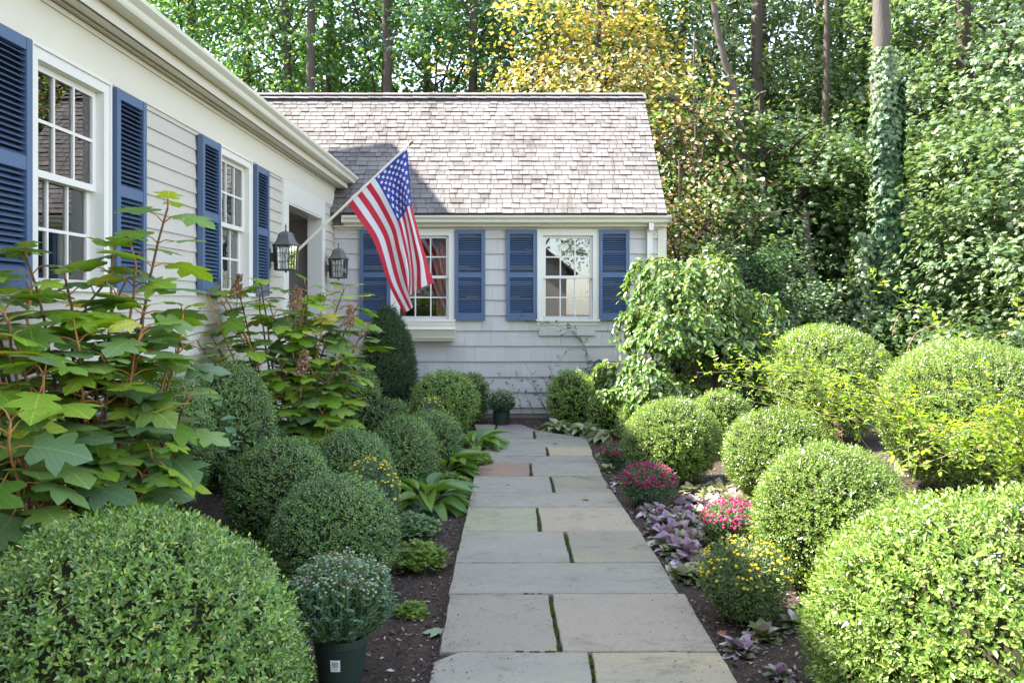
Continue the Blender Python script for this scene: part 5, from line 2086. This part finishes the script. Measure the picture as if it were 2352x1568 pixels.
def tree_geo(t, kind, hgt, r, zlo, zhi, rxy, ncl, per, L, lean=(0, 0), tm='maple', flat=.22, inner=.35, trunk=True, clr=.75, ragged=.15):
    """trunk with limbs; crown made of leafy sprays"""
    mb = MB()
    top = np.array([lean[0], lean[1], hgt * .96])
    cp = curve((0, 0, -.2), top, (lean[0] * -.15, 0, 0), 12)
    cp[2:] += np.cumsum(rng.normal(size=(10, 3)) * np.array([.05, .05, 0]) * hgt / 14, 0)
    rad = np.linspace(r, r * .22, 12)
    rad[0] *= 1.35
    if trunk:
        mb.tube(cp, rad, 12)
    zc, rz = (zlo + zhi) / 2, (zhi - zlo) / 2
    d = unit(ncl)
    f = inner + (1 - inner) * rng.random(ncl) ** .6
    cl = d * np.array([rxy, rxy, rz]) * f[:, None] * (1 + ragged * rng.normal(size=(ncl, 1)))
    cl += np.array([lean[0] * .7, lean[1] * .7, zc])
    # limbs
    if trunk:
        for i in range(16):
            c = cl[rng.integers(ncl)]
            fz = min(max(c[2] / hgt - .12, .12), .85)
            j = int(fz * 11)
            p = cp[j]
            lr = max(.02, rad[j] * .35)
            mb.tube(curve(p, c, (0, 0, np.linalg.norm(c - p) * .12), 8), np.linspace(lr, .012, 8), 6, caps=False)
    out = cl - np.array([lean[0] * .7, lean[1] * .7, zc])
    out /= np.linalg.norm(out, axis=1)[:, None] + 1e-9
    # leaves around each spray centre
    n = ncl * per
    ci = np.repeat(np.arange(ncl), per)
    pn = np.array([0, 0, 1.]) + out * .55 + rng.normal(size=(ncl, 3)) * .22
    pn /= np.linalg.norm(pn, axis=1)[:, None]
    a_, b_ = perp(pn)
    cr = clr * rng.uniform(.55, 1.25, ncl)
    an = rng.uniform(0, 6.28, n)
    rr = np.sqrt(rng.random(n)) * cr[ci]
    pos = (cl[ci] + a_[ci] * (np.cos(an) * rr)[:, None] + b_[ci] * (np.sin(an) * rr)[:, None]
           + pn[ci] * (rng.normal(size=n) * flat * cr[ci] - .25 * rr * rr / cr[ci])[:, None])
    pos[:, 2] = np.maximum(pos[:, 2], .1)
    ld = a_[ci] * np.cos(an)[:, None] + b_[ci] * np.sin(an)[:, None] + out[ci] * .4 + np.array([0, 0, -.35]) + rng.normal(size=(n, 3)) * .4
    nn = pn[ci] + rng.normal(size=(n, 3)) * .42
    Ls = L * rng.uniform(.65, 1.2, n)
    lb = MB()
    lb.leaves(pos, ld, nn, Ls, Ls * .9, tm, 0, 1.0)
    lb.build('crown', ML[kind], t)
    if trunk:
        mb.build('trunk', M_wood, t, smooth=True)


def new_tree(name, label, cat, u, Y, kind, *a, group=None, rot=0.0, **kw):
    x = (u - U0) / F * Y
    t = thing(name, label, cat, (x, Y, float(gz(x, Y)) - .05), rot, group)
    tree_geo(t, kind, *a, **kw)
    return t


GW = 'tall trees of the wood behind the house'
GU = 'leafy understory saplings at the wood edge'
TA = new_tree('maple_tree', 'broad green maple whose crown fills the space between the roof and the ivy-clad trunk', 'tree', 1770, 19.5, 'maple', 14, .17, 2.0, 13.5, 3.7, 150, 62, .118, lean=(-.8, 0), group=GW)
TB = new_tree('oak_tree', 'dark leafy tree standing behind the ridge, above the middle of the wing roof', 'tree', 880, 21, 'dark', 16, .17, 3.0, 15, 4.4, 175, 60, .12, group=GW)
TC = new_tree('pale_maple_tree', 'pale sunlit maple right of the ivy-clad trunk', 'tree', 2330, 16.5, 'pale', 12.5, .15, 1.5, 12, 3.3, 135, 62, .11, group=GW)
TU = new_tree('maple_sapling', 'leafy sapling low between the weeping tree and the ivy-clad trunk', 'sapling', 1830, 15.0, 'maple', 5.2, .05, .5, 5.2, 1.9, 95, 58, .095, group=GU, clr=.6)
TP = new_tree('pale_sapling', 'pale leafy sapling low beside the ivy-clad trunk', 'sapling', 2205, 14.0, 'pale', 4.6, .045, .3, 4.4, 1.7, 90, 58, .092, group=GU, clr=.55)
TG = new_tree('golden_tree', 'golden yellow tree rising over the ridge of the wing', 'tree', 1330, 15.6, 'gold', 8.6, .12, 3.2, 8.0, 2.1, 125, 74, .095, tm='oval', lean=(.3, 0), inner=.25)
TR = new_tree('dogwood', 'rust-red dogwood beside the right end of the wing roof', 'tree', 1585, 13.9, 'rust', 6.2, .07, 1.4, 5.9, 1.0, 60, 56, .085, tm='oval', clr=.5)


def cp_tree(src, label, u, Y, s=1.0, rot=0.0, group=None, sz=None):
    x = (u - U0) / F * Y
    return copy_thing(src, (x, Y, float(gz(x, Y)) - .05), rot, (s, s, sz or s), label, group)


cp_tree(TR, 'rust-tinted dogwood reaching over the top right corner of the roof', 1490, 15.2, 1.05, 3.9)
cp_tree(TR, 'low rusty dogwood behind the weeping tree', 1560, 12.9, .62, 1.2)
# left group behind the ridge (dark)
for i, (u, Y, s, r_, lb) in enumerate((
        (430, 20, 1.0, .4, 'dark tree nearest the long eave at the top left'), (560, 24, 1.1, 1.3, 'dark tree left of the slim straight trunk, over the roof'),
        (660, 19.5, .9, 2.4, 'dark tree standing just left of the slim straight trunk'), (770, 26, 1.15, 3.1, 'dark tree just right of the slim straight trunk'),
        (990, 24, 1.05, 4.0, 'dark tree left of the golden tree'), (1090, 19.5, .95, 5.1, 'dark tree directly behind the left side of the golden tree'),
        (1240, 26, 1.1, .9, 'dark tree mostly hidden by the golden tree'))):
    cp_tree(TB, lb, u, Y, s, r_, GW)
for i, (u, Y, s, r_, lb) in enumerate((
        (1400, 22, 1.05, .5, 'green maple behind the right part of the golden tree'), (1540, 20, 1.0, 1.7, 'green maple behind the rust-red dogwood'), (1660, 24, 1.15, 2.7, 'tall green maple between the dogwood and the leaning trunks'),
        (1880, 21, 1.05, 3.6, 'green maple just left of the ivy-clad trunk'), (2000, 27, 1.0, 4.6, 'tall green maple directly behind the ivy-clad trunk'), (2120, 23, 1.0, 5.6, 'green maple between the ivy-clad trunk and the thick bare trunk'),
        (2400, 21, 1.1, .2, 'green maple at the far right edge of the view'), (2560, 24, 1.2, 4.1, None), (2700, 18, 1.0, 4.9, None))):
    cp_tree(TA, lb or 'distant green maple deep in the wood, seen only between nearer crowns', u, Y, s, r_, GW)
for i, (u, Y, s, r_, lb) in enumerate((
        (2420, 14.2, .95, 1.0, 'pale maple leaning in from the right edge'), (2150, 18.5, .9, 2.5, 'pale maple seen just right of the ivy-clad trunk, high up'), (1930, 19.5, .8, 4.4, 'pale maple left of the ivy-clad trunk, high up'), (2580, 15, 1.0, 5.0, 'pale maple just beyond the right edge'))):
    cp_tree(TC, lb, u, Y, s, r_, GW)
sl = ['leafy sapling behind the dark evergreen shrub', 'leafy sapling under the rust-red dogwood', 'leafy sapling in front of the slim leaning trunk', 'leafy sapling touching the left side of the ivy-clad trunk',
      'leafy sapling right of the ivy-clad trunk, in the shade', 'leafy sapling below the thick bare trunk', 'leafy sapling at the right edge above the big dome', 'leafy sapling deep in the shade behind the smooth dome',
      'leafy sapling behind the wing, seen beside its corner', 'leafy sapling deep between two maples']
for i, (u, Y, s, r_) in enumerate(((1740, 15.5, 1.05, .3), (1610, 16.2, 1.1, 1.4), (1750, 18.5, 1.3, 2.2), (1900, 16.0, 1.0, 3.0), (2110, 16.5, 1.1, 4.0), (2230, 17.5, 1.2, 4.8), (2370, 13.8, .95, 5.4), (1900, 18.8, 1.3, 1.9), (1640, 13.4, .7, .8), (2000, 20.0, 1.5, 2.9))):
    cp_tree(TU, sl[i], u, Y, s, r_, GU)
for i, (u, Y, s, r_, lb) in enumerate(((2320, 12.2, 1.0, 1.1, 'pale sapling in full sun above the rose canes'), (2460, 12.0, 1.1, 2.2, 'pale sapling at the far right border'), (1800, 12.6, .55, 3.3, 'low pale sapling behind the smooth dome'), (2140, 15.5, 1.1, 4.4, 'pale sapling in the gap right of the ivy-clad trunk'), (2270, 14.8, 1.25, 5.5, 'tall pale sapling before the thick bare trunk'))):
    cp_tree(TP, lb, u, Y, s, r_, GU)
# low brush closing the view under the trees
BR = new_tree('brush_shrub', 'low brush at the foot of the wood behind the smooth dome', 'shrub', 1960, 13.2, 'maple', 1.9, .03, .1, 1.7, 1.6, 90, 46, .10, trunk=False, clr=.45)
for i, (u, Y, s, r_, lb) in enumerate(((1760, 13.2, .9, 1, 'low brush behind the dark evergreen shrub'), (2130, 12.4, .8, 2, 'low brush in the gap between the two big domes'), (2290, 11.6, .8, 3, 'low brush above the large dome with rose canes'), (2430, 11.2, .9, 4, 'low brush at the right border behind the large dome'),
                                       (1870, 19, 1.5, 5, 'brush far back in the wood left of the ivy-clad trunk'), (2110, 20, 1.6, 6, 'brush far back in the wood right of the ivy-clad trunk'), (2300, 21, 1.6, 1.5, 'brush far back in the wood near the thick bare trunk'), (1680, 20, 1.6, 2.5, 'brush far back in the wood beside the wing'),
                                       (1990, 30, 2.6, .5, 'dense brush closing the wood behind the ivy-clad trunk'), (1700, 31, 2.6, 3.5, 'dense brush closing the wood beside the wing'), (2330, 30, 2.6, 4.5, 'dense brush closing the wood at the right'), (1400, 32, 2.6, 5.5, 'dense brush hidden behind the wing'))):
    cp_tree(BR, lb, u, Y, s, r_)
# dark evergreen shrub behind the weeping tree
DE = new_tree('evergreen_shrub', 'dense dark evergreen behind the weeping tree', 'shrub', 1712, 11.4, 'dense', 2.3, .05, .1, 2.25, .62, 130, 60, .06, tm='oval', clr=.28, inner=.55)
cp_tree(DE, 'low dark evergreen below the weeping tree, right of its trunk', 1735, 9.9, .62, 2.0, sz=.50)
cp_tree(DE, 'second dark evergreen between the weeping tree and the smooth dome', 1655, 12.2, .95, 4.0)


# bare trunks
def bare(name, label, pts, rads, limbs=(), cat='tree', mat=None):
    p0 = np.array(pts[0], float)
    t = thing(name, label, cat, tuple(p0))
    pts = np.array(pts, float) - p0
    k = len(pts)
    tt = np.linspace(0, k - 1, 8 * (k - 1) + 1)
    cp = hermite(np.arange(k).astype(float), pts, tt) if k > 2 else pts[0] + (pts[-1] - pts[0]) * (tt[:, None])
    cp[1:] += np.cumsum(rng.normal(size=(len(cp) - 1, 3)) * .012, 0)
    rr = np.interp(tt, np.arange(k), rads) * (1 + .05 * rng.normal(size=len(tt)))
    mb = MB()
    mb.tube(cp, rr, 14)
    for (f, e, r_) in limbs:
        j = int(f * (len(cp) - 1))
        e = np.array(e, float) - p0
        mb.tube(curve(cp[j], e, (0, 0, .25), 8), np.linspace(r_, r_ * .3, 8), 7)
    mb.build('trunk', mat or M_wood, t, smooth=True)
    return t


def tg(u, Y):
    x = (u - U0) / F * Y
    return np.array([x, Y, float(gz(x, Y)) - .1])


M_wood_l = flat_mat('pale_bark', (.125, .108, .092), .95, .1, .35, 5, 1.0, 16, stretch=(3, 3, .5))
Yi = 12.9
iv = bare('ivy_clad_tree', 'thick straight trunk wrapped in dark ivy from the ground up, bare pale bark above', [tg(2035, Yi), tp(2035, 500, Yi), tp(2036, 100, Yi), tp(2043, -300, Yi), tp(2050, -900, Yi)], [.21, .15, .13, .12, .10],
          [(.62, tp(2300, -220, Yi), .07), (.68, tp(1850, -350, Yi), .07)], mat=M_wood_l)
p0 = tg(2035, Yi)
mb = MB()
n = 10500
z = rng.random(n) ** .9 * 4.9
a = rng.uniform(0, 6.28, n)
zl = 4.45 + .9 * np.sin(a * 1.0 + 2.6) + .35 * np.sin(a * 3) + rng.normal(size=n) * .25
keep = z < zl
z, a = z[keep], a[keep]
n = len(z)
rad = .19 + .065 * np.sin(a * 2 + z * 1.7) * .8 + .10 * rng.random(n) ** 2 - .012 * z + .06 * (z < 2.8)
pos = np.stack([rad * np.cos(a) + .002 * z, rad * np.sin(a), z], -1)
rd = np.stack([np.cos(a), np.sin(a), 0 * a], -1)
Ls = rng.uniform(.06, .12, n)
mb.leaves(pos, np.array([0, 0, -1.]) + rd * .35 + rng.normal(size=(n, 3)) * .35, rd + np.array([0, 0, .45]) + rng.normal(size=(n, 3)) * .3, Ls, Ls * .9, 'maple')
mb.build('ivy', leaf_mat('ivy_leaves', [(0, (.022, .060, .025)), (.5, (.040, .095, .035)), (.9, (.07, .14, .045)), (1, (.16, .22, .09))], .45, .4, .22, clump=2, clump_amt=.3), iv)
mb = MB()
n = 900
z = rng.uniform(2.9, 5.4, n)
a = rng.normal(size=n) * .7 + R(235)
rad = .195 + .05 * rng.random(n) - .01 * (z - 4)
pos = np.stack([rad * np.cos(a), rad * np.sin(a), z], -1)
rd = np.stack([np.cos(a), np.sin(a), 0 * a], -1)
mb.leaves(pos, np.array([0, 0, -1.]) + rng.normal(size=(n, 3)) * .4, rd + np.array([0, 0, .4]) + rng.normal(size=(n, 3)) * .3, .075, .07, 'maple')
mb.build('climber', ML['pale'], iv)
# ivy-hung stump left of it
st = bare('ivy_clad_stump', 'shorter ivy-covered snag just left of the thick ivy-clad trunk', [tg(1985, 12.9), tp(1980, 640, 12.9), tp(1978, 560, 12.9)], [.07, .06, .03])
mb = MB()
n = 1500
z = rng.random(n) * 2.6
a = rng.uniform(0, 6.28, n)
rad = .10 + .26 * rng.random(n) * (1 - z / 3.6)
pos = np.stack([rad * np.cos(a), rad * np.sin(a), z], -1)
rd = np.stack([np.cos(a), np.sin(a), 0 * a], -1)
mb.leaves(pos, np.array([0, 0, -1.]) + rd * .4 + rng.normal(size=(n, 3)) * .4, rd + np.array([0, 0, .5]) + rng.normal(size=(n, 3)) * .4, .10, .09, 'maple')
mb.build('ivy', ML['pale'], st)

bare('bare_trunk', 'thick dark trunk right of the ivy-clad one, seen in gaps between pale leaves', [tg(2215, 15.6), tp(2212, 560, 15.6), tp(2216, 200, 15.6), tp(2205, -300, 15.6), tp(2200, -800, 15.6)], [.19, .16, .15, .13, .1],
     [(.45, tp(2330, 130, 15.6), .045), (.5, tp(2080, 100, 15.6), .045)])
bare('bare_trunk', 'slim straight trunk rising behind the ridge, left of the flag', [tg(712, 18.5), tp(713, 300, 18.5), tp(715, 0, 18.5), tp(716, -500, 18.5)], [.12, .10, .085, .07], [(.8, tp(640, -160, 18.5), .03), (.85, tp(800, -200, 18.5), .03)], mat=M_wood_l)
bare('bare_trunk', 'thin second trunk close beside the slim straight one behind the ridge', [tg(757, 21), tp(755, 300, 21), tp(752, 0, 21), tp(750, -400, 21)], [.08, .07, .055, .04])
bare('bare_trunk', 'dark upright trunk behind the middle of the ridge', [tg(884, 18), tp(884, 300, 18), tp(880, 60, 18), tp(878, -400, 18)], [.13, .11, .09, .07], [(.6, tp(930, 60, 18), .04)])
bare('leaning_trunk', 'grey trunk leaning left with a fork, between the roof end and the maples', [tg(1770, 15.8), tp(1735, 480, 15.8), tp(1700, 270, 15.8), tp(1650, 60, 15.8), tp(1600, -250, 15.8)], [.12, .095, .075, .06, .05],
     [(.45, tp(1760, 210, 14.4), .05), (.3, tp(1800, 330, 14.3), .04)], mat=M_wood_l)
bare('leaning_trunk', 'long thin limb sloping down from the dogwood towards the maples', [tp(1742, 470, 14.6), tp(1700, 360, 15.6), tp(1600, 250, 14.3), tp(1540, 200, 14.2)], [.07, .055, .045, .03], [(.5, tp(1560, 330, 15.8), .025)], mat=M_wood_l)
bare('bare_trunk', 'upright trunk just right of the leaning grey one', [tg(1752, 17), tp(1748, 480, 17), tp(1745, 200, 17), tp(1742, -200, 17)], [.17, .14, .12, .1])
bare('bare_trunk', 'thin dark pole of a trunk midway between the leaning trunk and the ivy-clad one', [tg(1898, 15.8), tp(1897, 480, 15.8), tp(1897, 170, 15.8), tp(1890, -200, 15.8)], [.075, .065, .055, .04])
bare('bare_trunk', 'short dark trunk low in the wood left of the ivy-clad snag', [tg(1862, 13.6), tp(1862, 720, 13.6), tp(1858, 640, 13.6), tp(1850, 480, 13.6)], [.11, .10, .09, .06])
bare('bare_trunk', 'thin trunk directly behind the left edge of the ivy-clad one', [tg(1998, 19), tp(1998, 480, 19), tp(2000, 200, 19), tp(2005, -300, 19)], [.13, .12, .1, .08])

# things behind the camera that the panes reflect: a gabled garage and a few trees
gt = thing('garage', 'white gabled garage facing the wing, seen only reflected in the window panes', 'garage', (0, 0, 0))
mb = MB()
mb.box(-5.0, 2.0, -13, -9, -.1, 2.7)
mb.addm([(-5, -9, 2.7), (2, -9, 2.7), (-1.5, -9, 5.4), (-5, -13, 2.7), (2, -13, 2.7), (-1.5, -13, 5.4)], [[0, 1, 2], [5, 4, 3], [0, 2, 5, 3], [1, 4, 5, 2]])
mb.build('wall', M_lap, gt)
mb = MB()
slab(mb, [(-5.4, -13.4, 2.45), (-5.4, -8.6, 2.45), (-1.5, -8.6, 5.48), (-1.5, -13.4, 5.48)], .06)
slab(mb, [(2.4, -13.4, 2.45), (-1.5, -13.4, 5.48), (-1.5, -8.6, 5.48), (2.4, -8.6, 2.45)], .06)
mb.build('roof', M_shingle, gt)
mb = MB()
mb.box(-2.8, -.2, -8.99, -8.93, 0, 2.1)
mb.build('garage_door', M_trim, gt)
for (x, y, s, r_, src) in ((-8, -17, 1.0, .5, TA), (9.5, -15, .9, 2.0, TA), (1.0, -20, 1.1, 3.0, TB), (4.8, -14.5, .8, 1.0, TA)):
    copy_thing(src, (x, y, -.05), r_, s, 'tree on the far side of the garage, seen only as a reflection', GW)

# ------------------------------------------------------------------ light, sky, camera
S = np.array((-.80, .15, 1.0))
S /= np.linalg.norm(S)
sun = bpy.data.lights.new('sun', 'SUN')
sun.energy = SUN_E
sun.angle = R(.53)
sun.color = (1.0, .955, .88)
so = bpy.data.objects.new('sun', sun)
col.objects.link(so)
so.rotation_euler = Vector(tuple(S)).to_track_quat('Z', 'Y').to_euler()
w = bpy.data.worlds.new('World')
scene.world = w
w.use_nodes = True
t = w.node_tree
bg = t.nodes['Background']
sky = t.nodes.new('ShaderNodeTexSky')
sky.sky_type = 'NISHITA'
sky.sun_disc = False
sky.sun_elevation = math.asin(S[2])
sky.sun_rotation = math.atan2(S[0], S[1])
sky.air_density = 1.0
sky.dust_density = .6
sky.ozone_density = 2.0
hs = t.nodes.new('ShaderNodeHueSaturation')
hs.inputs['Saturation'].default_value = SKY_SAT
t.links.new(sky.outputs[0], hs.inputs['Color'])
t.links.new(hs.outputs[0], bg.inputs[0])
bg.inputs[1].default_value = SKY_E

cam = bpy.data.cameras.new('camera')
cam.sensor_width = 36
cam.lens = F / 2352 * 36
cam.shift_x = 4 / 2352
cam.shift_y = -(784 - V0) / 2352
cam.clip_end = 600
cam.clip_start = .05
co = bpy.data.objects.new('camera', cam)
col.objects.link(co)
co.location = (0, 0, H)
co.rotation_euler = (R(90), 0, 0)
scene.camera = co
scene.view_settings.view_transform = 'Standard'
scene.view_settings.look = 'None'
scene.view_settings.exposure = EXPO
scene.view_settings.gamma = 1
cy = scene.cycles
cy.max_bounces = 8
cy.diffuse_bounces = 4
cy.glossy_bounces = 3
cy.transmission_bounces = 5
cy.transparent_max_bounces = 12
cy.caustics_reflective = False
cy.caustics_refractive = False
cy.sample_clamp_indirect = 6
cy.use_denoising = True
